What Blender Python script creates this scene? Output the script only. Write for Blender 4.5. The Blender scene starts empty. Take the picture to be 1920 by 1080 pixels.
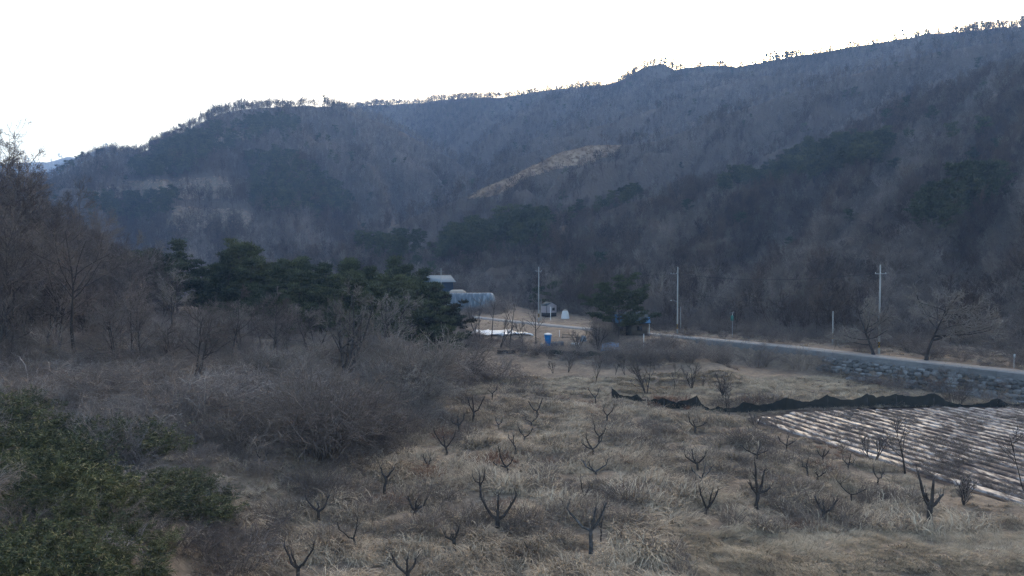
import bpy, math, random
import numpy as np
from mathutils import Vector
S = bpy.context.scene
COL = S.collection
rad = math.radians
# ------------------------------------------------------------------ camera
CZ, PITCH, F = 13.5, math.atan(40 / 1300.0), 1300.0
cd = bpy.data.cameras.new("camera"); cam = bpy.data.objects.new("camera", cd); COL.objects.link(cam)
cam.location = (0, 0, CZ); cam.rotation_euler = (math.pi / 2 - PITCH, 0, 0)
cd.sensor_width = 36.0; cd.lens = F / 1920 * 36.0; cd.clip_start = 0.5; cd.clip_end = 9000
S.camera = cam
S.render.resolution_x, S.render.resolution_y = 1024, 576
# ------------------------------------------------------------------ sky, sun, exposure
SUN_EL, SUN_AZ = rad(12.5), rad(20.0)       # azimuth clockwise from +Y, the sun stands low behind the ridge
w = bpy.data.worlds.new("World"); S.world = w; w.use_nodes = True
nt = w.node_tree; nt.nodes.clear()
sky = nt.nodes.new("ShaderNodeTexSky"); sky.sky_type = 'NISHITA'; sky.sun_disc = False
sky.sun_elevation = SUN_EL; sky.sun_rotation = SUN_AZ
sky.air_density = 1.0; sky.dust_density = 5.0; sky.ozone_density = 0.8
bg = nt.nodes.new("ShaderNodeBackground"); bg.inputs[1].default_value = 0.15
out = nt.nodes.new("ShaderNodeOutputWorld")
nt.links.new(sky.outputs[0], bg.inputs[0]); nt.links.new(bg.outputs[0], out.inputs[0])
sd = bpy.data.lights.new("sun", 'SUN'); sd.energy = 2.0; sd.angle = rad(0.5); sd.color = (1, 0.86, 0.7)
sun = bpy.data.objects.new("sun", sd); COL.objects.link(sun)
sdir = Vector((math.sin(SUN_AZ) * math.cos(SUN_EL), math.cos(SUN_AZ) * math.cos(SUN_EL), math.sin(SUN_EL)))
sun.rotation_euler = sdir.to_track_quat('Z', 'Y').to_euler()
sun.location = (0, 0, 60)
vs = S.view_settings; vs.view_transform = 'Standard'; vs.look = 'None'; vs.gamma = 1.0; vs.use_curve_mapping = False
vs.exposure = 2.0
cy = S.cycles
cy.max_bounces = 5; cy.diffuse_bounces = 2; cy.glossy_bounces = 2; cy.transmission_bounces = 2; cy.volume_bounces = 1
cy.transparent_max_bounces = 4
cy.use_denoising = True; cy.use_adaptive_sampling = False; cy.denoising_prefilter = 'NONE'; cy.denoising_input_passes = 'RGB_ALBEDO_NORMAL'
HAZE_DENSITY, HAZE_COLOR = 0.00030, (0.36, 0.58, 1.0)

# ------------------------------------------------------------------ helpers
def tag(o, label=None, cat=None, group=None, kind=None):
    if label: o["label"] = label
    if cat: o["category"] = cat
    if group: o["group"] = group
    if kind: o["kind"] = kind
    return o

def ray(px, py):
    a = (px - 960) / F; v = (540 - py) / F
    return a, math.cos(PITCH) + v * math.sin(PITCH), -math.sin(PITCH) + v * math.cos(PITCH)

def at_d(px, py, d):
    x, y, z = ray(px, py); k = d / y
    return np.array([x * k, d, CZ + z * k])

def at_z(px, py, z):
    x, y, q = ray(px, py); k = (z - CZ) / q
    return np.array([x * k, y * k, z])

def zt(py, d):
    v = (540 - np.asarray(py, float)) / F
    return CZ + d * (-math.sin(PITCH) + v * math.cos(PITCH)) / (math.cos(PITCH) + v * math.sin(PITCH))

def project(P):
    P = np.atleast_2d(P); dz = P[:, 2] - CZ
    dep = P[:, 1] * math.cos(PITCH) - dz * math.sin(PITCH)
    up = P[:, 1] * math.sin(PITCH) + dz * math.cos(PITCH)
    return np.stack([960 + F * P[:, 0] / dep, 540 - F * up / dep], 1)

def _h(i, j, s):
    n = (i * 374761393 + j * 668265263 + s * 974634777) & 0xFFFFFFFF
    n = ((n ^ (n >> 13)) * 1274126177) & 0xFFFFFFFF
    return ((n ^ (n >> 16)) & 0xFFFF) / 65535.0

def vnoise(x, y, s=0):
    x = np.asarray(x, float); y = np.asarray(y, float)
    xi = np.floor(x).astype(np.int64); yi = np.floor(y).astype(np.int64)
    fx = x - xi; fy = y - yi
    fx = fx * fx * (3 - 2 * fx); fy = fy * fy * (3 - 2 * fy)
    a = _h(xi, yi, s); b = _h(xi + 1, yi, s); c = _h(xi, yi + 1, s); d = _h(xi + 1, yi + 1, s)
    return (a * (1 - fx) + b * fx) * (1 - fy) + (c * (1 - fx) + d * fx) * fy

def fbm(x, y, s=0, o=4):
    t = 0; a = 0.5; n = 0
    for k in range(o):
        t = t + a * (vnoise(x * 2 ** k, y * 2 ** k, s + k * 17) - 0.5) * 2; n += a; a *= 0.5
    return t / n

def sstep(a, b, x):
    t = np.clip((x - a) / (b - a), 0, 1); return t * t * (3 - 2 * t)

def inpoly(x, y, poly):
    r = np.zeros(np.shape(x), bool); n = len(poly)
    for i in range(n):
        (x1, y1), (x2, y2) = poly[i], poly[(i + 1) % n]
        c = ((y1 > y) != (y2 > y)) & (x < (x2 - x1) * (y - y1) / ((y2 - y1) or 1e-9) + x1)
        r ^= c
    return r

class MB:
    """collects quads, triangles and tubes, then links them as ONE mesh object"""
    def __init__(s): s.v = []; s.q = []; s.t = []; s.c = []; s.n = 0
    def add(s, v, q=None, t=None, tint=0.5):
        v = np.asarray(v, np.float32).reshape(-1, 3)
        if q is not None and len(q): s.q.append(np.asarray(q, np.int64).reshape(-1, 4) + s.n)
        if t is not None and len(t): s.t.append(np.asarray(t, np.int64).reshape(-1, 3) + s.n)
        c = np.asarray(tint, np.float32)
        s.c.append(np.full(len(v), float(tint), np.float32) if c.ndim == 0 else c.ravel())
        s.v.append(v); s.n += len(v); return s
    def quads(s, a, tint=0.5):
        a = np.asarray(a, np.float32).reshape(-1, 4, 3)
        if np.ndim(tint) == 1: tint = np.repeat(tint, 4)
        return s.add(a.reshape(-1, 3), q=np.arange(len(a) * 4).reshape(-1, 4), tint=tint)
    def tris(s, a, tint=0.5):
        a = np.asarray(a, np.float32).reshape(-1, 3, 3)
        if np.ndim(tint) == 1: tint = np.repeat(tint, 3)
        return s.add(a.reshape(-1, 3), t=np.arange(len(a) * 3).reshape(-1, 3), tint=tint)
    def tubes(s, pts, rd, k=4, tint=0.5, cap=False):
        """pts (B,m,3), rd (B,m)"""
        pts = np.asarray(pts, float); rd = np.asarray(rd, float)
        if pts.ndim == 2: pts = pts[None]; rd = rd[None]
        B, m, _ = pts.shape
        d = np.empty_like(pts); d[:, 1:-1] = pts[:, 2:] - pts[:, :-2] if m > 2 else d[:, 1:-1]
        d[:, 0] = pts[:, 1] - pts[:, 0]; d[:, -1] = pts[:, -1] - pts[:, -2]
        d /= np.linalg.norm(d, axis=2, keepdims=True) + 1e-9
        ax = pts[:, -1] - pts[:, 0]
        ref = np.where((np.abs(ax[:, 2]) > 0.8 * (np.linalg.norm(ax, axis=1) + 1e-9))[:, None], [[1., 0, 0]], [[0, 0, 1.]])
        u = np.cross(d, ref[:, None, :]); u /= np.linalg.norm(u, axis=2, keepdims=True) + 1e-9
        v = np.cross(d, u)
        a = np.arange(k) * 2 * math.pi / k
        V = pts[:, :, None] + rd[:, :, None, None] * (np.cos(a)[None, None, :, None] * u[:, :, None] + np.sin(a)[None, None, :, None] * v[:, :, None])
        b = np.arange(B)[:, None, None] * m * k; i = np.arange(m - 1)[None, :, None] * k; j = np.arange(k)[None, None, :]; j2 = (j + 1) % k
        Q = np.stack(np.broadcast_arrays(b + i + j, b + i + j2, b + i + k + j2, b + i + k + j), -1).reshape(-1, 4)
        T = None
        if cap:
            T = np.array([[bb * m * k + (m - 1) * k, bb * m * k + (m - 1) * k + q, bb * m * k + (m - 1) * k + q + 1] for bb in range(B) for q in range(1, k - 1)])
        t = np.repeat(tint, m * k) if np.ndim(tint) == 1 else tint
        return s.add(V.reshape(-1, 3), q=Q, t=T, tint=t)
    def box(s, c, size, rz=0.0, tint=0.5, taper=1.0):
        x, y, z = [q / 2 for q in size]
        P = np.array([[-x, -y, -z], [x, -y, -z], [x, y, -z], [-x, y, -z], [-x * taper, -y * taper, z], [x * taper, -y * taper, z], [x * taper, y * taper, z], [-x * taper, y * taper, z]])
        cr, sr = math.cos(rz), math.sin(rz)
        P = np.stack([P[:, 0] * cr - P[:, 1] * sr, P[:, 0] * sr + P[:, 1] * cr, P[:, 2]], 1) + np.asarray(c, float)
        return s.add(P, q=[[0, 3, 2, 1], [4, 5, 6, 7], [0, 1, 5, 4], [1, 2, 6, 5], [2, 3, 7, 6], [3, 0, 4, 7]], tint=tint)
    def grid(s, P, tint=0.5):
        a, b, _ = P.shape
        i = np.arange(a * b).reshape(a, b)
        q = np.stack([i[:-1, :-1], i[:-1, 1:], i[1:, 1:], i[1:, :-1]], -1)
        return s.add(P.reshape(-1, 3), q=q, tint=tint)
    def lathe(s, prof, k=20, c=(0, 0, 0), tint=0.5):
        P = np.array([[[r * math.cos(a), r * math.sin(a), z] for a in np.linspace(0, 2 * math.pi, k + 1)] for r, z in prof]) + np.asarray(c, float)
        return s.grid(P, tint)
    def mesh(s, name, mat=None, smooth=False):
        me = bpy.data.meshes.new(name)
        V = np.concatenate(s.v); q = np.concatenate(s.q) if s.q else np.zeros((0, 4), int); t = np.concatenate(s.t) if s.t else np.zeros((0, 3), int)
        me.vertices.add(len(V)); me.vertices.foreach_set("co", V.astype(np.float32).ravel())
        me.loops.add(q.size + t.size); me.loops.foreach_set("vertex_index", np.concatenate([q.ravel(), t.ravel()]).astype(np.int32))
        me.polygons.add(len(q) + len(t))
        ls = np.concatenate([np.arange(len(q)) * 4, q.size + np.arange(len(t)) * 3]).astype(np.int32)
        me.polygons.foreach_set("loop_start", ls)
        at = me.attributes.new("tint", 'FLOAT', 'POINT'); at.data.foreach_set("value", np.concatenate(s.c).astype(np.float32))
        me.update(calc_edges=True)
        if smooth: me.polygons.foreach_set("use_smooth", np.ones(len(me.polygons), bool))
        if mat: me.materials.append(mat)
        return me
    def build(s, name, mat=None, parent=None, smooth=False, loc=None):
        return link(name, s.mesh(name, mat, smooth), parent, loc)

def link(name, data, parent=None, loc=None, rz=0, sc=None):
    o = bpy.data.objects.new(name, data); COL.objects.link(o)
    if parent is not None: o.parent = parent
    if loc is not None: o.location = [float(q) for q in loc]
    if rz: o.rotation_euler = (0, 0, rz)
    if sc is not None: o.scale = (sc, sc, sc) if np.ndim(sc) == 0 else sc
    return o

def empty(name, loc, rz=0):
    return link(name, None, None, loc, rz)

# ------------------------------------------------------------------ materials
def mat(name, stops, rough=0.9, pos_scale=None, pos_amt=(0.4,), tint_amt=0.6, rnd_amt=0.25, spec=0.15, bump=None, stretch=(1, 1, 1), detail=4.0, metal=0.0):
    """colour ramp driven by the piece's own tint, a per-object random and a noise fixed to the ground"""
    m = bpy.data.materials.new(name); m.use_nodes = True
    N = m.node_tree.nodes; L = m.node_tree.links
    b = N["Principled BSDF"]; b.inputs["Roughness"].default_value = rough; b.inputs["Specular IOR Level"].default_value = spec
    b.inputs["Metallic"].default_value = metal
    geo = N.new("ShaderNodeNewGeometry")
    val = N.new("ShaderNodeValue"); val.outputs[0].default_value = 0.5
    cur = val.outputs[0]
    def mix(sock, amt):
        nonlocal cur
        a = N.new("ShaderNodeMath"); a.operation = 'SUBTRACT'; L.new(sock, a.inputs[0]); a.inputs[1].default_value = 0.5
        c = N.new("ShaderNodeMath"); c.operation = 'MULTIPLY_ADD'; L.new(a.outputs[0], c.inputs[0]); c.inputs[1].default_value = amt; L.new(cur, c.inputs[2])
        cur = c.outputs[0]
    if tint_amt:
        at = N.new("ShaderNodeAttribute"); at.attribute_name = "tint"; mix(at.outputs["Fac"], tint_amt)
    if rnd_amt:
        oi = N.new("ShaderNodeObjectInfo"); mix(oi.outputs["Random"], rnd_amt)
    for ps, pa in zip(pos_scale or (), pos_amt):
        if not ps: continue
        mp = N.new("ShaderNodeMapping"); L.new(geo.outputs["Position"], mp.inputs[0]); mp.inputs["Scale"].default_value = stretch
        no = N.new("ShaderNodeTexNoise"); no.inputs["Scale"].default_value = ps; no.inputs["Detail"].default_value = detail; no.inputs["Roughness"].default_value = 0.6
        L.new(mp.outputs[0], no.inputs["Vector"]); mix(no.outputs["Fac"], pa * 2)
    r = N.new("ShaderNodeValToRGB"); e = r.color_ramp.elements
    while len(e) < len(stops): e.new(0.5)
    for i, (p, c) in enumerate(stops): e[i].position = p; e[i].color = (*c, 1)
    L.new(cur, r.inputs[0]); L.new(r.outputs[0], b.inputs["Base Color"])
    if bump:
        no = N.new("ShaderNodeTexNoise"); no.inputs["Scale"].default_value = bump[0]; no.inputs["Detail"].default_value = 5
        L.new(geo.outputs["Position"], no.inputs["Vector"])
        bp = N.new("ShaderNodeBump"); bp.inputs["Strength"].default_value = bump[1]; bp.inputs["Distance"].default_value = bump[2]
        L.new(no.outputs["Fac"], bp.inputs["Height"]); L.new(bp.outputs[0], b.inputs["Normal"])
    return m

def ramp(*cs):
    n = len(cs); return [(0.1 + 0.8 * i / (n - 1), c) for i, c in enumerate(cs)]

M = {}
M['litter'] = mat('leaf_litter', ramp((.045, .034, .028), (.085, .064, .05), (.13, .10, .08)), pos_scale=(0.09, 1.3), pos_amt=(.6, .5), tint_amt=0, rnd_amt=0, bump=(2.5, .8, .25))
M['hill'] = mat('hillside_litter', ramp((.06, .046, .038), (.11, .084, .068), (.16, .125, .10)), pos_scale=(0.02, 0.4), pos_amt=(.5, .4), tint_amt=0, rnd_amt=0, bump=(.6, .8, 1.0))
M['ground'] = mat('dry_grass_soil', ramp((.10, .078, .06), (.18, .14, .105), (.28, .22, .16)), pos_scale=(0.25, 2.2), pos_amt=(.55, .6), tint_amt=.4, rnd_amt=0, bump=(6, .7, .12))
M['straw'] = mat('dry_straw', ramp((.12, .094, .072), (.245, .195, .142), (.39, .312, .224), (.55, .455, .335)), pos_scale=(0.14, 0.55), pos_amt=(.45, .55), tint_amt=.75, rnd_amt=.45, spec=.1)
M['tan'] = mat('sunlit_tan_grass', ramp((.26, .18, .125), (.46, .33, .235), (.62, .48, .36)), pos_scale=(0.1,), pos_amt=(.4,), tint_amt=.6, rnd_amt=.5, spec=.1)  # dry grass tan, brightened in place of sun that never reaches the clearing
M['weed'] = mat('dead_weeds', ramp((.12, .095, .08), (.20, .16, .135), (.32, .26, .21)), pos_scale=(0.12,), pos_amt=(.5,), tint_amt=.7, rnd_amt=.4)
M['rust'] = mat('russet_weeds', ramp((.12, .06, .04), (.20, .10, .065), (.28, .16, .10)), pos_scale=(0.3,), pos_amt=(.4,), tint_amt=.7, rnd_amt=.3)
M['twig'] = mat('bare_twigs', ramp((.075, .061, .054), (.15, .123, .108), (.265, .222, .198)), pos_scale=(0.05,), pos_amt=(.55,), tint_amt=.6, rnd_amt=.5)
M['twigfar'] = mat('hillside_twigs', ramp((.055, .045, .040), (.12, .098, .086), (.24, .20, .175)), pos_scale=(0.02, 0.09), pos_amt=(.45, .4), tint_amt=.45, rnd_amt=.75)
M['twigbrown'] = mat('brown_relief_twigs', ramp((.04, .028, .022), (.078, .057, .044), (.14, .104, .082)), pos_scale=(0.02, 0.09), pos_amt=(.3, .3), tint_amt=.45, rnd_amt=.7)  # darker copy of the hillside twigs, suggests shaded folds by colour
M['twigpale'] = mat('pale_relief_twigs', ramp((.08, .068, .062), (.17, .145, .132), (.30, .26, .235)), pos_scale=(0.02, 0.09), pos_amt=(.3, .3), tint_amt=.45, rnd_amt=.7)  # paler copy of the hillside twigs, suggests lighter spurs by colour
M['bark'] = mat('grey_bark', ramp((.03, .026, .024), (.06, .052, .048), (.11, .1, .092)), pos_scale=(1.5,), pos_amt=(.4,), tint_amt=.4, rnd_amt=.3, bump=(12, .6, .03))
M['darkbark'] = mat('dark_pruned_bark', ramp((.022, .018, .016), (.05, .042, .038), (.11, .10, .096)), pos_scale=(3.0,), pos_amt=(.5,), tint_amt=.4, rnd_amt=.2, bump=(14, .8, .04))
M['palebark'] = mat('pale_lichened_bark', ramp((.03, .027, .026), (.07, .067, .067), (.2, .2, .205)), pos_scale=(4.0,), pos_amt=(.7,), tint_amt=.3, rnd_amt=.2, bump=(14, .8, .04))
M['pale_twig'] = mat('pale_twigs', ramp((.11, .092, .08), (.205, .175, .15), (.33, .29, .25)), pos_scale=(0.2,), pos_amt=(.4,), tint_amt=.6, rnd_amt=.4)
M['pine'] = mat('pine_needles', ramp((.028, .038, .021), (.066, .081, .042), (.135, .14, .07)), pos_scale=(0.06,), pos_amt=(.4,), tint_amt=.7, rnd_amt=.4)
M['brownpine'] = mat('browning_needles', ramp((.015, .018, .012), (.035, .035, .02), (.09, .06, .035)), pos_scale=(0.3,), pos_amt=(.5,), tint_amt=.7, rnd_amt=.3)
M['bamboo'] = mat('bamboo_leaves', ramp((.012, .018, .008), (.032, .044, .015), (.08, .088, .03), (.17, .155, .06)), pos_scale=(0.25,), pos_amt=(.4,), tint_amt=.7, rnd_amt=.3, spec=.3, rough=.6)
M['culm'] = mat('bamboo_culms', ramp((.04, .045, .02), (.09, .09, .04)), pos_scale=None)
M['vine'] = mat('dry_vines', ramp((.13, .112, .10), (.26, .225, .205), (.42, .375, .34)), pos_scale=(0.2,), pos_amt=(.5,), tint_amt=.7, rnd_amt=.3)
M['concrete'] = mat('weathered_concrete', ramp((.14, .14, .14), (.21, .21, .21), (.28, .28, .275)), pos_scale=(0.5, 3), pos_amt=(.5, .4), tint_amt=.3, rnd_amt=0)
M['wallcon'] = mat('dark_stained_concrete', ramp((.09, .09, .09), (.14, .14, .14), (.19, .19, .188)), pos_scale=(0.6, 3), pos_amt=(.5, .4), tint_amt=.4, rnd_amt=0, stretch=(1, 1, 2.5))
M['meadow'] = mat('golden_short_grass', ramp((.16, .125, .09), (.32, .26, .18), (.48, .40, .29)), pos_scale=(0.2, 0.7), pos_amt=(.35, .35), tint_amt=.6, rnd_amt=.35, spec=.1)
M['polecon'] = mat('pole_concrete', ramp((.25, .25, .24), (.33, .33, .32), (.38, .38, .37)), pos_scale=(1.0,), pos_amt=(.4,), tint_amt=.2, rnd_amt=0)
M['stone'] = mat('grey_stone', ramp((.06, .06, .058), (.13, .132, .132), (.26, .265, .27)), pos_scale=(1.4,), pos_amt=(.45,), tint_amt=.3, rnd_amt=.7, bump=(5, .7, .08))
M['steel'] = mat('galvanised_steel', ramp((.3, .31, .32), (.4, .41, .42)), rough=.5, spec=.4, tint_amt=0, rnd_amt=0)
M['black'] = mat('black_paint', ramp((.012, .012, .013), (.03, .03, .03)), rough=.7)
M['yellow'] = mat('yellow_paint', ramp((.34, .19, .03), (.42, .25, .04)), rough=.6)
M['wire'] = mat('black_cable', ramp((.03, .03, .032), (.05, .05, .052)), rough=.7)
M['net'] = mat('black_shade_net', ramp((.008, .010, .010), (.016, .02, .019), (.03, .035, .033)), pos_scale=(2.0,), pos_amt=(.4,), rough=.85)
def seen_through(m, a):
    N = m.node_tree.nodes; L = m.node_tree.links; b = N["Principled BSDF"]; t = N.new("ShaderNodeBsdfTransparent"); x = N.new("ShaderNodeMixShader"); x.inputs[0].default_value = a
    o = next(n for n in N if n.type == 'OUTPUT_MATERIAL'); L.new(b.outputs[0], x.inputs[1]); L.new(t.outputs[0], x.inputs[2]); L.new(x.outputs[0], o.inputs[0])
seen_through(M['net'], .05)
M['greennet'] = mat('green_shade_net', ramp((.01, .03, .02), (.02, .055, .038)), pos_scale=(2.0,), pos_amt=(.4,), rough=.85)
M['white'] = mat('white_paint', ramp((.6, .6, .6), (.78, .78, .78)), pos_scale=(1.0,), rough=.6, rnd_amt=.1)
M['whitesheet'] = mat('white_plastic_sheet', ramp((.4, .41, .42), (.6, .61, .62), (.75, .75, .75)), pos_scale=(0.8,), pos_amt=(.4,), rough=.45, rnd_amt=0, spec=.4)
M['bluetank'] = mat('blue_plastic', ramp((.0, .13, .40), (.005, .22, .58)), pos_scale=(1.0,), rough=.45, spec=.4, rnd_amt=0)
M['bluetarp'] = mat('blue_tarpaulin', ramp((.04, .12, .25), (.07, .2, .38), (.12, .27, .45)), pos_scale=(1.5,), pos_amt=(.4,), rough=.5, spec=.4)
M['blueroof'] = mat('faded_blue_sheet', ramp((.05, .14, .25), (.10, .22, .36)), pos_scale=(0.8,), rough=.85, spec=.1)
M['paleroof'] = mat('pale_metal_roof', ramp((.15, .185, .21), (.25, .285, .31)), pos_scale=(0.8,), rough=.85, spec=.1)
M['beigeroof'] = mat('beige_roof', ramp((.32, .28, .24), (.42, .37, .32)), pos_scale=(0.8,))
M['bluewall'] = mat('dark_blue_wall', ramp((.02, .04, .07), (.03, .06, .1)), pos_scale=(0.8,))
M['greywall'] = mat('pinkish_grey_siding', ramp((.27, .25, .27), (.36, .33, .35)), pos_scale=(0.8,), rnd_amt=0)
M['darkroof'] = mat('dark_slate_roof', ramp((.03, .045, .055), (.055, .075, .085)), pos_scale=(0.8,), rnd_amt=0)
M['glass'] = mat('dark_glass', ramp((.01, .012, .015), (.02, .022, .026)), rough=.15, spec=.5, tint_amt=0, rnd_amt=0)
M['film'] = mat('silver_tunnel_film', ramp((.06, .08, .10), (.12, .15, .18), (.33, .38, .42)), pos_scale=(0.45,), pos_amt=(.8,), stretch=(2.5, 1, .5), rough=.6, spec=.2, rnd_amt=0)  # streaky colour noise imitates bright and blue reflections on the film
M['wood'] = mat('weathered_wood', ramp((.06, .05, .04), (.13, .11, .09)), pos_scale=(1.5,))
M['greenpaint'] = mat('green_paint', ramp((.03, .12, .1), (.05, .18, .15)))
M['orange'] = mat('orange_cloth', ramp((.5, .14, .03), (.6, .2, .05)))
M['crate'] = mat('grey_blue_crate', ramp((.08, .09, .12), (.15, .165, .2)), pos_scale=(1.5,))

def mulch_material():
    m = bpy.data.materials.new("torn_mulch_film"); m.use_nodes = True
    N = m.node_tree.nodes; L = m.node_tree.links; b = N["Principled BSDF"]
    geo = N.new("ShaderNodeNewGeometry"); mp = N.new("ShaderNodeMapping"); mp.vector_type = 'POINT'
    mp.inputs["Rotation"].default_value = (0, 0, rad(19)); mp.inputs["Scale"].default_value = (1.6, .42, 1)
    L.new(geo.outputs["Position"], mp.inputs[0])
    n1 = N.new("ShaderNodeTexNoise"); n1.inputs["Scale"].default_value = 1.5; n1.inputs["Detail"].default_value = 7; n1.inputs["Roughness"].default_value = .72
    L.new(mp.outputs[0], n1.inputs["Vector"])
    n2 = N.new("ShaderNodeTexNoise"); n2.inputs["Scale"].default_value = .12; n2.inputs["Detail"].default_value = 3
    L.new(geo.outputs["Position"], n2.inputs["Vector"])
    a = N.new("ShaderNodeMath"); a.operation = 'MULTIPLY_ADD'; L.new(n2.outputs[0], a.inputs[0]); a.inputs[1].default_value = .35; L.new(n1.outputs[0], a.inputs[2])
    r = N.new("ShaderNodeValToRGB"); e = r.color_ramp.elements
    cs = [(.60, (.06, .045, .04)), (.67, (.12, .095, .085)), (.72, (.20, .185, .18)), (.86, (.33, .32, .32))]
    while len(e) < 4: e.new(.5)
    for i, (p, c) in enumerate(cs): e[i].position = p; e[i].color = (*c, 1)
    L.new(a.outputs[0], r.inputs[0]); L.new(r.outputs[0], b.inputs["Base Color"])
    rr = N.new("ShaderNodeMapRange"); rr.inputs[1].default_value = .62; rr.inputs[2].default_value = .72; rr.inputs[3].default_value = .95; rr.inputs[4].default_value = .45
    L.new(a.outputs[0], rr.inputs[0]); L.new(rr.outputs[0], b.inputs["Roughness"]); b.inputs["Specular IOR Level"].default_value = .4
    bp = N.new("ShaderNodeBump"); bp.inputs["Strength"].default_value = .6; bp.inputs["Distance"].default_value = .08
    L.new(n1.outputs[0], bp.inputs["Height"]); L.new(bp.outputs[0], b.inputs["Normal"])
    return m
M['mulch'] = mulch_material()
M['soil'] = mat('dark_furrow_soil', ramp((.03, .023, .02), (.055, .042, .036), (.09, .07, .06)), pos_scale=(0.6, 4), pos_amt=(.4, .5), tint_amt=0, rnd_amt=0, bump=(8, .8, .08))

# ------------------------------------------------------------------ the lie of the land
FAR = np.array([(-60, 262), (-38, 232), (-20, 205), (-9.4, 188.7), (-.7, 175.5), (6.3, 167), (12.5, 158), (26.9, 142.7), (38.5, 130), (48.3, 118.6), (56.6, 105), (66.5, 90), (77, 73), (92, 50), (110, 22)], float)   # far edge of the road
BANK = np.array([(-13, 0), (-14, 20), (-15, 43), (-11, 65), (-6.5, 95), (-9, 112), (-16, 135), (-26, 170), (-60, 230)], float)

def sdist(x, y, P):
    """distance to polyline P, positive on its right-hand side; and the arc position"""
    best = np.full(np.shape(x), 1e9); sg = np.zeros(np.shape(x)); arc = np.zeros(np.shape(x)); a0 = 0
    for i in range(len(P) - 1):
        a, b = P[i], P[i + 1]; v = b - a; Lg = np.hypot(*v)
        t = np.clip(((x - a[0]) * v[0] + (y - a[1]) * v[1]) / Lg ** 2, 0, 1)
        dx = x - (a[0] + v[0] * t); dy = y - (a[1] + v[1] * t); d = np.hypot(dx, dy)
        cr = v[0] * (y - a[1]) - v[1] * (x - a[0])
        k = d < best
        best = np.where(k, d, best); sg = np.where(k, np.where(cr > 0, -1, 1), sg); arc = np.where(k, a0 + t * Lg, arc); a0 += Lg
    return best * sg, arc

FIELD = np.array([(26.2, 75.5), (35.9, 47.5), (90, 47.5), (90, 83), (30, 83.5)])
def H(x, y):
    x = np.asarray(x, float); y = np.asarray(y, float)
    s, _ = sdist(x, y, FAR); s = -s                      # positive beyond the road
    n = -s - 4.3                                          # metres this side of the road's near edge
    low = -3.25 + 0.0 * x
    wall = np.where(n < 0, 0, -np.clip(n / .25, 0, 1) * .9 - 2.3 * sstep(.2, 3.4, n))
    soft = -3.25 * sstep(0, 36, n)
    k = sstep(30, 37, x)
    side = soft * (1 - k) + wall * k
    kk = .16 + (.035 - .16) * sstep(-7, 6, x)
    beyond = kk * np.clip(s, 0, 45) ** 1.02
    z = np.where(s > 0, beyond, np.where(n > 0, side, 0))
    b, _ = sdist(x, y, BANK); b = -b                      # positive on the left of the bank line
    left = (2.0 * sstep(0, 5, b) + .13 * np.clip(b - 5, 0, 60)) * (1 - .75 * sstep(125, 175, y))
    z = z + left * sstep(0, 12, n)
    wild = sstep(2, 10, n)
    fm = sstep(0, 2, np.minimum(np.minimum(x - 26 - (75.5 - y) * .347, 84 - y), y - 40) + 1.2)   # flat where the crop field lies
    z = z + wild * (1 - fm) * (.46 * fbm(x / 2.3, y / 2.3, 5, 3) + .24 * fbm(x / 9.0, y / 9.0, 9, 2))
    z = z + wild * sstep(1, 6, b) * 2.3 * np.clip(fbm(x / 6.0, y / 6.0, 23, 3), 0, 1)
    return z
def Hs(x, y): return float(H(np.array([x]), np.array([y]))[0])
def ground(px, py, zoff=0.0):
    """the point of the land seen at a pixel of the photograph's frame"""
    z = -3.2
    for _ in range(12):
        p = at_z(px, py, min(z, CZ - 1)); z = .5 * z + .5 * Hs(p[0], p[1])
    p[2] = Hs(p[0], p[1]) + zoff
    return p

# base terrain: one sheet, finer near the camera
ys = np.concatenate([np.arange(-60, 20, 4), np.arange(20, 110, .6), np.arange(110, 175, 1.0), np.arange(175, 330, 3.0)])
xs = np.concatenate([np.arange(-150, -60, 4), np.arange(-60, 75, .6), np.arange(75, 170, 4)])
X, Y = np.meshgrid(xs, ys)
Z = H(X, Y)
mb = MB(); s_, _ = sdist(X, Y, FAR)
Z = np.where((-s_ < .2) & (-s_ > -4.6), Z - .10, Z)
tt = .5 + .5 * fbm(X / 1.1, Y / 1.1, 3, 3)
o = mb.grid(np.stack([X, Y, Z], -1), tt.ravel()).build("ground", M['ground'], smooth=True); tag(o, "rough dry grass ground of the old orchard and its banks", kind="structure")
mb = MB(); g = np.linspace(-2600, 2600, 12); X2, Y2 = np.meshgrid(g, g)
o = mb.grid(np.stack([X2, Y2, X2 * 0 - 12], -1)).build("valley_terrain", M['hill']); tag(o, "wide valley floor under the hills", kind="structure")

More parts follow.
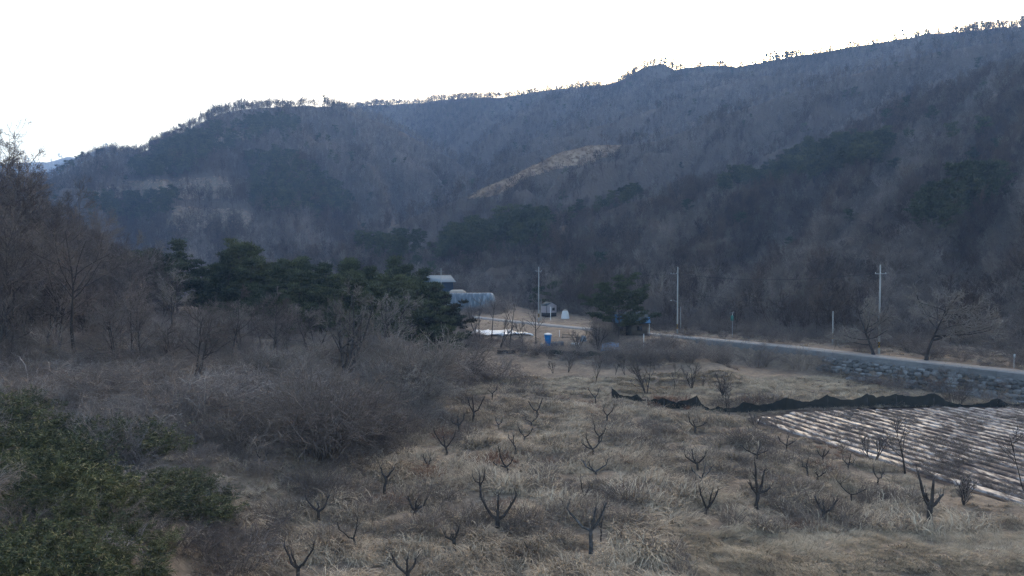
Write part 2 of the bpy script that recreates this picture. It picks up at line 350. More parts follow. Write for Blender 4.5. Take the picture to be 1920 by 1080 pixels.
# ------------------------------------------------------------------ hills: each one a ridge with a front and a back slope
class Hill:
    def __init__(s, name, label, ridge, dr, foot, fz, back, p=1.0, spur=(0, 0, 1), rough=3.0, seed=1, nu=180, nt_=60, m='hill', rn=2.0):
        s.ru = np.array([q[0] for q in ridge], float); s.ry = np.array([q[1] for q in ridge], float)
        s.dr = np.array(dr, float); s.df = np.array(foot, float); s.fz = np.array(fz, float)
        s.back, s.p, s.spur, s.rough, s.seed, s.rn = back, p, spur, rough, seed, rn
        s.u0, s.u1 = s.ru[0], s.ru[-1]; s.name = name
        u = np.linspace(s.u0, s.u1, nu); t = np.concatenate([np.linspace(-.08, 1, nt_), 1 + np.linspace(.03, 1, 14)])
        U, T = np.meshgrid(u, t)
        o = MB().grid(s.P(U, T)).build(name, M[m], smooth=True); tag(o, label, kind="structure"); s.obj = o
    def P(s, u, t):
        d1 = np.interp(u, *s.dr); d0 = np.interp(u, *s.df); z0 = np.interp(u, *s.fz)
        y = np.interp(u, s.ru, s.ry) + s.rn * fbm(u / 23.0, u * 0 + s.seed, s.seed, 3)
        z1 = zt(y, d1)
        tf = np.clip(t, -.2, 1); d = d0 + (d1 - d0) * tf
        z = z0 + (z1 - z0) * np.sign(tf) * np.abs(tf) ** s.p
        amp, k, per = s.spur
        q = (u - k * t) / per
        env = np.sin(np.pi * np.clip(t, 0, 1)) ** .9
        rg = 1 - 2 * np.abs(vnoise(q, t * 2.2 + s.seed, s.seed) * 2 - 1)
        rg2 = 1 - 2 * np.abs(vnoise(q * 2.3 + 5, t * 3.5 + s.seed, s.seed + 3) * 2 - 1)
        z = z + env * amp * (.7 * rg + .3 * rg2 - .75) + env * s.rough * fbm(u / 40.0, t * 9.0, s.seed + 7, 3)
        tb = np.clip(t - 1, 0, 1)
        d = d + tb * s.back; z = z - tb * (z1 + 14) * (.35 + .65 * tb)
        return np.stack([(u - 960) / F * d, d, z], -1)
    def sample(s, rng, dens, tmax=1.03):
        """points spread evenly over the front slope, dens per square metre"""
        uu = np.linspace(s.u0, s.u1, 60); d1 = np.interp(uu, *s.dr); d0 = np.interp(uu, *s.df)
        wmax = np.max(d1 * np.maximum(d1 - d0, 1)) / F
        area = (s.u1 - s.u0) * wmax
        n = int(area * dens * 1.25)
        u = rng.uniform(s.u0, s.u1, n); t = rng.uniform(0, tmax, n)
        D1 = np.interp(u, *s.dr); D0 = np.interp(u, *s.df); d = D0 + (D1 - D0) * np.minimum(t, 1)
        k = rng.uniform(0, 1, n) < d * np.maximum(D1 - D0, 1) / F / wmax
        return u[k], t[k], s.P(u[k], t[k])

far_hill = Hill("far_mountain", "hazy blue mountain far off at the left, beyond the domed hill",
    [(-400, 330), (-100, 312), (60, 306), (95, 303), (112, 299), (128, 294), (145, 296), (165, 287), (185, 280), (205, 275), (225, 283), (300, 300), (500, 330)],
    [(-400, 500), (2000, 2000)], [(-400, 500), (1500, 1500)], [(-400, 500), (0, 0)], 250, rough=8, spur=(14, 80, 60), seed=2, nu=120, nt_=24, rn=3)
back_hill = Hill("back_ridge", "long wooded back ridge climbing from the centre to the right",
    [(500, 220), (600, 210), (650, 203), (690, 199), (740, 196), (790, 194), (840, 186), (900, 182), (940, 184), (1000, 174), (1050, 165), (1100, 161), (1145, 158), (1180, 142), (1210, 124), (1240, 120), (1262, 131), (1300, 126), (1330, 122), (1380, 125), (1430, 116), (1500, 103), (1560, 93), (1620, 83), (1680, 74), (1740, 62), (1800, 58), (1860, 52), (1920, 49), (2100, 30), (2500, 10)],
    [(500, 900, 1200, 1500, 1920, 2500), (1250, 1150, 1000, 850, 720, 650)], [(500, 900, 1200, 1500, 1920, 2500), (640, 600, 590, 570, 520, 480)],
    [(500, 1200, 1920, 2500), (0, 10, 40, 50)], 300, p=.95, spur=(60, 330, 120), rough=5, seed=4, nu=300, nt_=80)
dome = Hill("domed_hill", "broad domed hill with bare woods and dark conifer patches at the left",
    [(-300, 420), (40, 360), (90, 338), (125, 324), (165, 303), (200, 289), (225, 292), (253, 293), (300, 272), (360, 241), (400, 219), (450, 207), (500, 201), (560, 199), (620, 199), (650, 206), (690, 220), (740, 240), (790, 266), (850, 300), (900, 330), (960, 365), (1020, 395)],
    [(-300, 130, 250, 500, 650, 800, 900, 1020), (600, 640, 680, 760, 770, 700, 640, 560)], [(-300, 200, 500, 900, 1020), (300, 300, 330, 420, 440)],
    [(-300, 1020), (-4, -4)], 200, p=1.05, spur=(30, -140, 105), rough=4, seed=11, nu=240, nt_=70)
spur_hills = [
  Hill("back_spur", "farthest wooded spur running down from the back ridge into the valley", [(780, 350), (820, 335), (880, 290), (915, 252), (985, 208), (1040, 186), (1085, 174), (1150, 170), (1320, 172)],
    [(780, 915, 1085, 1320), (740, 810, 980, 930)], [(780, 1320), (560, 600)], [(780, 1320), (5, 30)], 160, spur=(22, 260, 90), rough=4, seed=51, nu=120, nt_=40, rn=3),
  Hill("back_spur", "middle wooded spur running down from the back ridge into the valley", [(820, 356), (860, 347), (905, 327), (940, 296), (985, 266), (1060, 232), (1140, 195), (1200, 166), (1260, 152), (1330, 150), (1480, 158)],
    [(820, 985, 1200, 1480), (660, 720, 880, 790)], [(820, 1480), (540, 560)], [(820, 1480), (5, 40)], 140, spur=(20, 260, 90), rough=4, seed=52, nu=120, nt_=40, rn=3),
  Hill("back_spur", "nearest of the wooded spurs behind the cleared tan slope", [(840, 366), (900, 350), (935, 308), (1000, 284), (1090, 244), (1160, 226), (1230, 204), (1310, 170), (1400, 146), (1500, 136), (1640, 140)],
    [(840, 1090, 1310, 1640), (570, 640, 740, 690)], [(840, 1640), (480, 540)], [(840, 1640), (5, 50)], 120, spur=(16, 260, 80), rough=3, seed=53, nu=120, nt_=40, rn=3)]
mid_hill = Hill("middle_spur", "wooded middle spur with a cleared tan slope",
    [(620, 480), (700, 440), (780, 405), (860, 374), (890, 362), (950, 337), (1000, 311), (1050, 288), (1100, 275), (1160, 272), (1230, 266), (1280, 246), (1373, 211), (1480, 174), (1600, 138), (1750, 98), (1920, 70), (2200, 45)],
    [(620, 1000, 1100, 1280, 1480, 1920, 2200), (400, 470, 490, 520, 560, 560, 560)], [(620, 1000, 1300, 1920, 2200), (335, 360, 400, 440, 440)],
    [(620, 1000, 1300, 1920, 2200), (0, 12, 40, 70, 70)], 110, p=.9, spur=(30, 300, 100), rough=3, seed=21, nu=200, nt_=60)
near_hill = Hill("near_wooded_slope", "steep wooded slope rising beyond the road to the right",
    [(480, 490), (560, 484), (650, 480), (780, 470), (900, 458), (1000, 440), (1100, 410), (1200, 372), (1300, 362), (1400, 345), (1480, 318), (1523, 297), (1573, 262), (1650, 230), (1727, 192), (1820, 150), (1913, 110), (2100, 45), (2500, -80)],
    [(480, 900, 1200, 1500, 1920, 2500), (330, 300, 330, 370, 400, 400)], [(480, 600, 850, 1000, 1230, 1400, 1650, 1920, 2100, 2500), (290, 270, 236, 205, 150, 136, 121, 106, 95, 85)],
    [(480, 800, 1000, 1250, 2500), (5, 5, .2, -.4, -.4)], 120, p=1.12, spur=(13, 300, 105), rough=2.0, seed=31, nu=220, nt_=80)
left_hill = Hill("left_wooded_slope", "steep wooded slope close by at the left edge",
    [(-900, 150), (-600, 200), (-200, 295), (0, 385), (60, 425), (100, 470), (150, 515), (200, 548), (260, 578), (330, 606)],
    [(-900, -600, 0, 200, 330), (140, 140, 125, 128, 138)], [(-900, -600, 0, 200, 330), (36, 44, 70, 88, 125)],
    [(-900, 0, 330), (1.5, 2.0, 1.5)], 80, p=1.1, spur=(2.5, 100, 110), rough=.8, seed=41, nu=140, nt_=50, m='litter')
# ------------------------------------------------------------------ plants: growing branches level by level
def norm(v): return v / (np.linalg.norm(v, axis=-1, keepdims=True) + 1e-9)

def sweep(rng, st, di, Ln, r0, r1, m, wig, trop):
    B = len(Ln); pts = np.zeros((B, m + 1, 3)); pts[:, 0] = st; d = di.copy(); dirs = np.zeros((B, m + 1, 3)); dirs[:, 0] = d
    for j in range(m):
        d = d + rng.normal(0, wig, (B, 3)); d[:, 2] += trop; d = norm(d)
        pts[:, j + 1] = pts[:, j] + d * (Ln / m)[:, None]; dirs[:, j + 1] = d
    f = np.linspace(0, 1, m + 1)[None]
    return pts, r0[:, None] * (1 - f) + r1[:, None] * f, dirs

def fork(rng, pts, rd, dirs, Ln, n, t0, ang, sd, lr, rr, m, wig, trop, shape=.5, t1=1.0, rmin=.004, end=.3):
    B, mm, _ = pts.shape; mm -= 1
    ix = np.repeat(np.arange(B), n); k = len(ix)
    t = rng.uniform(t0, t1, k); f = t * mm; i = np.minimum(f.astype(int), mm - 1); f = (f - i)[:, None]
    p = pts[ix, i] * (1 - f) + pts[ix, i + 1] * f; d = norm(dirs[ix, i] * (1 - f) + dirs[ix, i + 1] * f)
    r = rd[ix, i] * (1 - f[:, 0]) + rd[ix, i + 1] * f[:, 0]
    q = rng.normal(0, 1, (k, 3)); q = norm(q - (q * d).sum(1, keepdims=True) * d)
    a = np.clip(rng.normal(ang, sd, k), .1, 2.2)[:, None]
    nd = norm(np.cos(a) * d + np.sin(a) * q)
    L2 = Ln[ix] * lr * rng.uniform(.65, 1.25, k) * (1 - shape * (t - t0) / max(1e-6, 1 - t0))
    R = np.maximum(r * rr, rmin)
    P, R2, D = sweep(rng, p, nd, L2, R, np.maximum(R * end, rmin * .6), m, wig, trop)
    return P, R2, D, L2

def bare_tree(seed, h=10.0, r=.12, lean=.06, stems=1, spread=.55, n1=9, n2=6, n3=6, n4=0, tw=.012, t0=.3, trop=.07, split=1.6, kt=3, wig=.07, l1=.5, a1=None):
    """trunk-and-limb builder, twig builder"""
    rng = np.random.default_rng(seed)
    a = rng.uniform(0, 2 * math.pi, stems); sp = lean if stems == 1 else .32
    di = norm(np.stack([np.cos(a) * sp * rng.uniform(.5, 1.5, stems), np.sin(a) * sp * rng.uniform(.5, 1.5, stems), np.ones(stems)], 1))
    st = np.stack([np.cos(a), np.sin(a), a * 0], 1) * (0 if stems == 1 else .6 * r)
    st[:, 2] = -.25
    L = h * rng.uniform(.82, 1, stems)
    P, R, D = sweep(rng, st, di, L, np.full(stems, r), np.full(stems, r * .12), 9, wig * .8, .03)
    R[:, 0] *= 1.35
    tr, cr = MB(), MB()
    tr.tubes(P, R, 7, .5)
    P1, R1, D1, L1 = fork(rng, P, R, D, L, n1, t0, a1 or (.55 + spread * .5), .2, l1, .62, 5, wig * 1.5, trop, .55, .97, tw * 1.6)
    tr.tubes(P1, R1, 5, rng.uniform(.3, .7, len(P1)))
    P2, R2, D2, L2 = fork(rng, P1, R1, D1, L1, n2, .22, .65, .25, .5, .6, 4, wig * 1.8, trop, .4, 1, tw * 1.1)
    cr.tubes(P2, R2, kt, rng.uniform(.2, .8, len(P2)))
    P3, R3, D3, L3 = fork(rng, P2, R2, D2, L2, n3, .15, .6, .3, .55, .6, 3, wig * 2, trop, .3, 1, tw * .8)
    cr.tubes(P3, R3, 3, rng.uniform(.1, .9, len(P3)))
    if n4:
        P4, R4, D4, L4 = fork(rng, P3, R3, D3, L3, n4, .2, .6, .3, .6, .7, 2, wig * 2, trop, .2, 1, tw * .6)
        cr.tubes(P4, R4, 3, rng.uniform(.1, .9, len(P4)))
    return tr, cr

def merged(*mbs):
    o = MB()
    for m in mbs:
        for v, c in zip(m.v, m.c): pass
        V = np.concatenate(m.v); n = o.n
        if m.q: o.q.append(np.concatenate(m.q) + n)
        if m.t: o.t.append(np.concatenate(m.t) + n)
        o.v.append(V); o.c.append(np.concatenate(m.c)); o.n += len(V)
    return o

def needles(rng, mb, C, rx, rz, n, size, width=.22):
    """flattened clouds of needle tufts round the centres C"""
    B = len(C); k = B * n; ix = np.repeat(np.arange(B), n)
    q = norm(rng.normal(0, 1, (k, 3))) * (rng.uniform(0, 1, k) ** .4)[:, None]
    q[:, 2] = np.abs(q[:, 2]) * rng.choice([1, 1, -.5], k)
    p = C[ix] + q * np.stack([rx[ix], rx[ix], rz[ix]], 1)
    d = norm(q * [1, 1, .6] + [0, 0, .55] + rng.normal(0, .45, (k, 3)))
    s = norm(np.cross(d, rng.normal(0, 1, (k, 3))))
    L = size * rng.uniform(.6, 1.3, k)[:, None]
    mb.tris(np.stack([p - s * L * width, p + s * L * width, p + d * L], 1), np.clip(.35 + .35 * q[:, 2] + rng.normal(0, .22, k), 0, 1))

def pine_tree(seed, h=12.0, r=.16, n1=16, clump=9, tuft=26, size=.55, t0=.35, spread=.34, layered=1.0):
    rng = np.random.default_rng(seed)
    st = np.zeros((1, 3)); st[:, 2] = -.3
    di = norm(np.array([[rng.normal(0, .06), rng.normal(0, .06), 1.]]))
    L = np.array([h * .97]); P, R, D = sweep(rng, st, di, L, np.array([r]), np.array([r * .2]), 9, .05, .03)
    tr, cr = MB(), MB(); tr.tubes(P, R, 7, .5)
    P1, R1, D1, L1 = fork(rng, P, R, D, L, n1, t0, 1.25, .2, spread, .45, 4, .1, .07, .45, .99, .02)
    tr.tubes(P1, R1, 4, .5)
    ix = np.repeat(np.arange(len(P1)), clump); tt = rng.uniform(.35, 1.0, len(ix)) * 4; i = np.minimum(tt.astype(int), 3); f = (tt - i)[:, None]
    C = P1[ix, i] * (1 - f) + P1[ix, i + 1] * f + rng.normal(0, .35, (len(ix), 3)) * [1, 1, .3]
    C = np.concatenate([C, P[0, -2:].repeat(2, 0)])
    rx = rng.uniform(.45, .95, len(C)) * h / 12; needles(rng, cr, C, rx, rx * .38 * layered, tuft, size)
    return tr, cr

def shrub_mesh(seed, h=2.5, w=2.0, stems=34, n2=6, n3=4, droop=-.10, tw=.012, arch=.75):
    rng = np.random.default_rng(seed)
    a = rng.uniform(0, 2 * math.pi, stems); el = rng.uniform(.35, 1.0, stems) * arch
    di = norm(np.stack([np.cos(a) * el, np.sin(a) * el, np.ones(stems)], 1))
    rr = np.sqrt(rng.uniform(0, 1, stems)) * w * .45
    st = np.stack([np.cos(a) * rr, np.sin(a) * rr, a * 0 - .15], 1)
    L = rng.uniform(.7, 1.25, stems) * h * 1.25
    mb = MB()
    P, R, D = sweep(rng, st, di, L, np.full(stems, tw * 1.6), np.full(stems, tw * .7), 7, .12, droop); mb.tubes(P, R, 3, rng.uniform(.1, .8, stems))
    P2, R2, D2, L2 = fork(rng, P, R, D, L, n2, .25, .7, .3, .38, .8, 4, .16, droop, .2, 1, tw * .7); mb.tubes(P2, R2, 3, rng.uniform(.1, .9, len(P2)))
    if n3:
        P3, R3, D3, L3 = fork(rng, P2, R2, D2, L2, n3, .2, .7, .3, .5, .8, 2, .2, droop, .2, 1, tw * .55); mb.tubes(P3, R3, 3, rng.uniform(.1, .9, len(P3)))
    return mb

def blades(seed, n=60, rad_=.45, ln=(.5, 1.1), wd=.022, lie=1.2, comb=None, up=.6, m=4, tint=(.15, .95)):
    """long grass blades that rise and fall over; comb = (angle, share) lays them one way"""
    rng = np.random.default_rng(seed)
    a = rng.uniform(0, 2 * math.pi, n)
    if comb: a = comb[0] + rng.normal(0, comb[1], n)
    rr = np.sqrt(rng.uniform(0, 1, n)) * rad_; b = rng.uniform(0, 2 * math.pi, n)
    p = np.stack([np.cos(b) * rr, np.sin(b) * rr, a * 0 - .03], 1)
    h = np.stack([np.cos(a), np.sin(a), a * 0], 1)
    L = rng.uniform(*ln, n); e = np.clip(rng.normal(up, .3, n), .05, 1.5)
    W = np.cross(h, [0, 0, 1.]) * (wd * rng.uniform(.6, 1.3, n))[:, None]
    pts = [p]
    for j in range(m):
        d = h * np.cos(e)[:, None] + np.array([0, 0, 1.]) * np.sin(e)[:, None] + rng.normal(0, .10, (n, 3))
        p = p + d * (L / m)[:, None]; p[:, 2] = np.maximum(p[:, 2], .015 + .05 * rng.uniform(0, 1, n)); pts.append(p); e = e - lie * rng.uniform(.5, 1.3, n) / m
    pts = np.stack(pts, 1); wf = np.linspace(1, .25, m + 1)[None, :, None]
    A, B = pts - W[:, None] * wf, pts + W[:, None] * wf
    q = np.stack([A[:, :-1], B[:, :-1], B[:, 1:], A[:, 1:]], 2)
    return MB().quads(q.reshape(-1, 4, 3), np.repeat(rng.uniform(*tint, n), m))

def leaf_clump(seed, culms=26, h=4.5, w=1.6, leaves=150, lsize=.34, droop=-.09):
    """arching bamboo: thin culms and long drooping leaves"""
    rng = np.random.default_rng(seed)
    a = rng.uniform(0, 2 * math.pi, culms); rr = np.sqrt(rng.uniform(0, 1, culms)) * w * .5
    st = np.stack([np.cos(a) * rr, np.sin(a) * rr, a * 0 - .2], 1)
    el = rng.uniform(.05, .38, culms); di = norm(np.stack([np.cos(a) * el, np.sin(a) * el, a * 0 + 1], 1))
    L = h * rng.uniform(.75, 1.2, culms); P, R, D = sweep(rng, st, di, L, np.full(culms, .02), np.full(culms, .006), 8, .05, droop)
    cu, lf = MB(), MB(); cu.tubes(P, R, 3, .5)
    P1, R1, D1, L1 = fork(rng, P, R, D, L, 12, .18, .8, .25, .24, .5, 3, .12, -.10, .3, 1, .005); cu.tubes(P1, R1, 3, .6)
    n = len(P1) * max(1, leaves // 9); ix = rng.integers(0, len(P1), n); tt = rng.uniform(.15, 1, n) * 3; i = np.minimum(tt.astype(int), 2); f = (tt - i)[:, None]
    c = P1[ix, i] * (1 - f) + P1[ix, i + 1] * f + rng.normal(0, .07, (n, 3))
    d = norm(D1[ix, i] + rng.normal(0, .55, (n, 3)) + [0, 0, -.45]); s = norm(np.cross(d, rng.normal(0, 1, (n, 3))))
    l = lsize * rng.uniform(.6, 1.35, n)[:, None]
    hz = c[:, 2] / h
    lf.quads(np.stack([c, c + d * l * .45 + s * l * .085, c + d * l, c + d * l * .45 - s * l * .085], 1), np.clip(rng.normal(.5, .25, n), 0, 1))
    return cu, lf

# ------------------------------------------------------------------ scattering what nobody could count
def scatter_tree():
    g = bpy.data.node_groups.new("scatter", 'GeometryNodeTree'); I = g.interface
    I.new_socket(name="Geometry", in_out='INPUT', socket_type='NodeSocketGeometry'); c = I.new_socket(name="Collection", in_out='INPUT', socket_type='NodeSocketCollection')
    I.new_socket(name="Geometry", in_out='OUTPUT', socket_type='NodeSocketGeometry')
    N, L = g.nodes, g.links; gi = N.new("NodeGroupInput"); go = N.new("NodeGroupOutput")
    ci = N.new("GeometryNodeCollectionInfo"); ci.inputs["Separate Children"].default_value = True; ci.inputs["Reset Children"].default_value = True
    ip = N.new("GeometryNodeInstanceOnPoints"); ip.inputs["Pick Instance"].default_value = True
    L.new(gi.outputs[0], ip.inputs["Points"]); L.new(gi.outputs[1], ci.inputs["Collection"]); L.new(ci.outputs[0], ip.inputs["Instance"])
    for nm, ty, sk in (("pick", 'INT', "Instance Index"), ("turn", 'FLOAT_VECTOR', "Rotation"), ("size", 'FLOAT_VECTOR', "Scale")):
        a = N.new("GeometryNodeInputNamedAttribute"); a.data_type = ty; a.inputs["Name"].default_value = nm
        L.new([q for q in a.outputs if q.enabled and q.name == "Attribute"][0], ip.inputs[sk])
    L.new(ip.outputs[0], go.inputs[0]); return g, c.identifier
SCAT, SOCK = scatter_tree()

def protos(name, meshes):
    c = bpy.data.collections.new(name)
    for i, me in enumerate(meshes):
        o = bpy.data.objects.new(f"{name}_{chr(97 + i)}", me); c.objects.link(o)
    return c

def scatter(name, label, P, coll, pick, turn, size):
    me = bpy.data.meshes.new(name); n = len(P); me.vertices.add(n); me.vertices.foreach_set("co", np.asarray(P, np.float32).ravel())
    turn = np.asarray(turn, float); turn = turn if turn.ndim == 2 else np.stack([turn * 0, turn * 0, turn], 1)
    size = np.asarray(size, float); size = size if size.ndim == 2 else np.repeat(size[:, None], 3, 1)
    a = me.attributes.new("pick", 'INT', 'POINT'); a.data.foreach_set("value", np.asarray(pick, np.int32))
    a = me.attributes.new("turn", 'FLOAT_VECTOR', 'POINT'); a.data.foreach_set("vector", turn.astype(np.float32).ravel())
    a = me.attributes.new("size", 'FLOAT_VECTOR', 'POINT'); a.data.foreach_set("vector", size.astype(np.float32).ravel())
    o = link(name, me); md = o.modifiers.new("scatter", 'NODES'); md.node_group = SCAT; md[SOCK] = coll
    return tag(o, label, kind="stuff")

RNG = np.random.default_rng(7)
# ------------------------------------------------------------------ the woods on the hills
def far_bare(seed, h):
    t, c = bare_tree(seed, h, .10, .05, n1=10, n2=6, n3=4, tw=.030, t0=.33, trop=.10, spread=.3, l1=.42)
    return merged(t, c).mesh("far_bare_tree", M['twigfar'])
def mid_bare(seed, h, **k):
    a = dict(n1=11, n2=7, n3=5, tw=.020, t0=.28, trop=.09, spread=.35, l1=.45); a.update(k)
    t, c = bare_tree(seed, h, .10, .06, **a)
    return t.mesh("trunk", M['twigfar']), c.mesh("crown", M['twigfar']), merged(t, c).mesh("bare_tree", M['twigfar'])
def two(tr, cr, bark='bark', leaf='pine'):
    a, b = tr.mesh("trunk", M[bark]), cr.mesh("crown", M[leaf])
    m = merged(tr, cr).mesh("tree", M[bark]); m.materials.append(M[leaf])
    nq = sum(len(q) for q in tr.q) + sum(len(q) for q in tr.t)
    # polygon order is quads of both, then triangles of both
    q1 = sum(len(q) for q in tr.q); q2 = sum(len(q) for q in cr.q); t1 = sum(len(q) for q in tr.t); t2 = sum(len(q) for q in cr.t)
    m.polygons.foreach_set("material_index", np.array([0] * q1 + [1] * q2 + [0] * t1 + [1] * t2, np.int32))
    return a, b, m

FARB = [far_bare(100 + i, h) for i, h in enumerate((9, 10, 11, 12, 10))]
MIDB = [mid_bare(120 + i, h, **k) for i, (h, k) in enumerate(((8, {}), (9, {}), (10, dict(n1=9)), (7.5, dict(stems=3, n1=6, n2=6, t0=.15)), (9, dict(stems=2, n1=8)), (11, dict(n1=13, spread=.2))))]
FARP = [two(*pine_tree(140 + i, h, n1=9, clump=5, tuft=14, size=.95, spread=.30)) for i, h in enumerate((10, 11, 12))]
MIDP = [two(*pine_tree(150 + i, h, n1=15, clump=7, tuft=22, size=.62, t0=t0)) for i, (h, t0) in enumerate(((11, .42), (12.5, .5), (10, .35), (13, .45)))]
CRB = [merged(*bare_tree(170 + i, h, .23, .05, stems=3, n1=5, n2=4, n3=3, tw=.04, t0=.40, trop=.16, spread=.05, l1=.30)).mesh("crest_tree", M['twigfar']) for i, h in enumerate((9, 10.5, 12))]
def stands(meshes):  # same trees in darker and paler colour, for relief painted on the hills
    out = list(meshes)
    for mt in ('twigbrown', 'twigpale'):
        for m in meshes:
            c = m.copy(); c.materials[0] = M[mt]; out.append(c)
    return out
FARB = stands(FARB)
q = [stands(list(k)) for k in zip(*MIDB)]; MIDB = list(zip(*q))
C_FAR = protos("hillside_tree", FARB + [q[2] for q in FARP] + CRB)
C_MID = protos("slope_tree", [q[2] for q in MIDB] + [q[2] for q in MIDP])
NB, NP, NMB, NMP = len(FARB), len(FARP), len(MIDB), len(MIDP)

DARK1 = [(235, 330), (300, 285), (390, 255), (470, 230), (560, 232), (560, 255), (480, 262), (440, 290), (400, 300), (380, 325), (330, 340), (255, 340)]
DARK2 = [(465, 305), (520, 300), (570, 320), (620, 345), (665, 395), (640, 412), (560, 412), (470, 405)]
DARK3 = [(170, 385), (330, 378), (330, 415), (240, 430), (175, 415)]
BARE1 = [(250, 340), (430, 330), (440, 372), (330, 375), (190, 372), (170, 360)]
BARE2 = [(390, 262), (430, 245), (475, 250), (450, 272), (400, 285)]
BARE3 = [(330, 385), (480, 395), (470, 430), (300, 432)]
CLEAR = [(870, 374), (900, 352), (960, 322), (1040, 281), (1110, 262), (1165, 268), (1150, 292), (1090, 312), (1035, 318), (985, 338), (930, 368)]
NPINE1 = [(1020, 400), (1060, 350), (1130, 318), (1215, 300), (1225, 345), (1190, 395), (1060, 415)]
NPINE2 = [(1340, 375), (1440, 335), (1530, 300), (1600, 272), (1680, 285), (1640, 330), (1560, 348), (1450, 365)]
NPINE3 = [(650, 470), (700, 440), (860, 420), (1010, 405), (1030, 440), (1020, 480), (850, 500), (700, 500)]
NPINE4 = [(1720, 450), (1790, 400), (1880, 375), (1890, 395), (1800, 440), (1730, 470)]

def forest(name, label, hill, dens, bigs, mask_dark=(), mask_bare=(), pine=.03, coll=None, sizes=(.75, 1.2), nb=None, np_=None):
    u, t, P = hill.sample(RNG, dens)
    px = project(P); x, y = px[:, 0], px[:, 1]
    n = len(P); keep = (x > -160) & (x < 2080) & (y < 1100)
    j = fbm(u / 14.0, t * 22, 77, 3) * 9
    dark = np.zeros(n, bool); bare = np.zeros(n, bool)
    for q in mask_dark: dark |= inpoly(x + j, y + j, q)
    for q in mask_bare: bare |= inpoly(x + j, y + j, q)
    pn = dark & (RNG.uniform(0, 1, n) < .88) | (~dark & (RNG.uniform(0, 1, n) < pine))
    keep &= ~(bare & (RNG.uniform(0, 1, n) < .9))
    pick = np.where(pn, nb + RNG.integers(0, np_, n), RNG.integers(0, nb, n))
    k3 = nb // 3; sd = fbm((u - hill.spur[1] * t) / 55.0, t * 3.0 + hill.seed, hill.seed + 5, 3) + RNG.normal(0, .10, n)
    relief_tone = np.where(sd < -.10, 1, np.where(sd > .10, 2, 0)); pick = np.where(pn, pick, relief_tone * k3 + pick % k3)  # dark and pale bands slant down the spurs, relief shading put into colour
    sz = RNG.uniform(*sizes, n) * np.where(pn, 1, np.array([1, 1.12, .86])[relief_tone]) * (1 + .25 * fbm(P[:, 0] / 30, P[:, 1] / 30, 5, 2))
    sz = np.where(pn, sz * .95, sz)
    return P[keep], pick[keep], RNG.uniform(0, 6.28, keep.sum()), sz[keep], pn[keep]
def crest(hill, u0, u1, gap, sizes, P, pk, tn, sz, pine=.04):
    """a close row of trees along the ridge, seen against the sky"""
    uu = np.arange(u0, u1, .25); L = np.interp(uu, *hill.dr) / F * .25; n = int(L.sum() / gap) * 3
    u = RNG.uniform(u0, u1, n); Q = hill.P(u, RNG.uniform(.965, 1.012, n))
    u2 = fbm(u / 30, u * 0, 19, 3); s2 = RNG.uniform(*sizes, n) * (1 + .35 * u2); k = RNG.uniform(0, 1, n) < .8 + .6 * u2
    p2 = np.where(RNG.uniform(0, 1, n) < pine, NB + RNG.integers(0, NP, n), NB + NP + RNG.integers(0, 3, n))
    return np.concatenate([P, Q[k]]), np.concatenate([pk, p2[k]]), np.concatenate([tn, RNG.uniform(0, 6.28, k.sum())]), np.concatenate([sz, s2[k]])

P, pk, tn, sz, _ = forest("", "", back_hill, .06, 0, pine=.008, nb=NB, np_=NP)
P, pk, tn, sz = crest(back_hill, 640, 2000, 2.6, (.6, 1.0), P, pk, tn, sz)
P, pk, tn, sz = crest(back_hill, 1240, 2000, 3.5, (.7, 1.15), P, pk, tn, sz, .12)
scatter("back_ridge_woods", "hazy bare woods covering the back ridge to its skyline", P, C_FAR, pk, tn, sz)
P, pk, tn, sz, _ = forest("", "", dome, .07, 0, (DARK1, DARK2, DARK3), (BARE1, BARE2, BARE3), pine=.006, nb=NB, np_=NP, sizes=(.7, 1.15))
P, pk, tn, sz = crest(dome, 215, 655, 2.6, (.85, 1.2), P, pk, tn, sz, .01)
P, pk, tn, sz = crest(dome, 80, 225, 3, (.6, .9), P, pk, tn, sz, .25)
scatter("domed_hill_woods", "bare woods and dark conifer patches covering the domed hill", P, C_FAR, pk, tn, sz)
P, pk, tn, sz, _ = forest("", "", mid_hill, .09, 0, (), (CLEAR, [(a, b + 13) for a, b in CLEAR]), pine=.008, nb=NB, np_=NP, sizes=(.6, 1.05))
scatter("middle_spur_woods", "bare woods covering the middle spur round its cleared slope", P, C_FAR, pk, tn, sz)
for hl, lb in zip(spur_hills, ("farthest", "middle", "nearest")):
    P, pk, tn, sz, _ = forest("", "", hl, .075, 0, pine=.01, nb=NB, np_=NP, sizes=(.65, 1.1))
    P, pk, tn, sz = crest(hl, hl.u0 + 30, hl.u1 - 100, 6, (.6, .9), P, pk, tn, sz, .03); pk = np.where(pk >= NB + NP, pk % NB, pk)
    scatter("spur_woods", lb + " of three bands of bare woods covering the back spurs", P, C_FAR, pk, tn, sz)
P, pk, tn, sz, _ = forest("", "", far_hill, .003, 0, pine=.3, nb=NB, np_=NP)
scatter("far_mountain_woods", "faint woods on the far blue mountain", P, C_FAR, pk, tn, sz * 1.3)

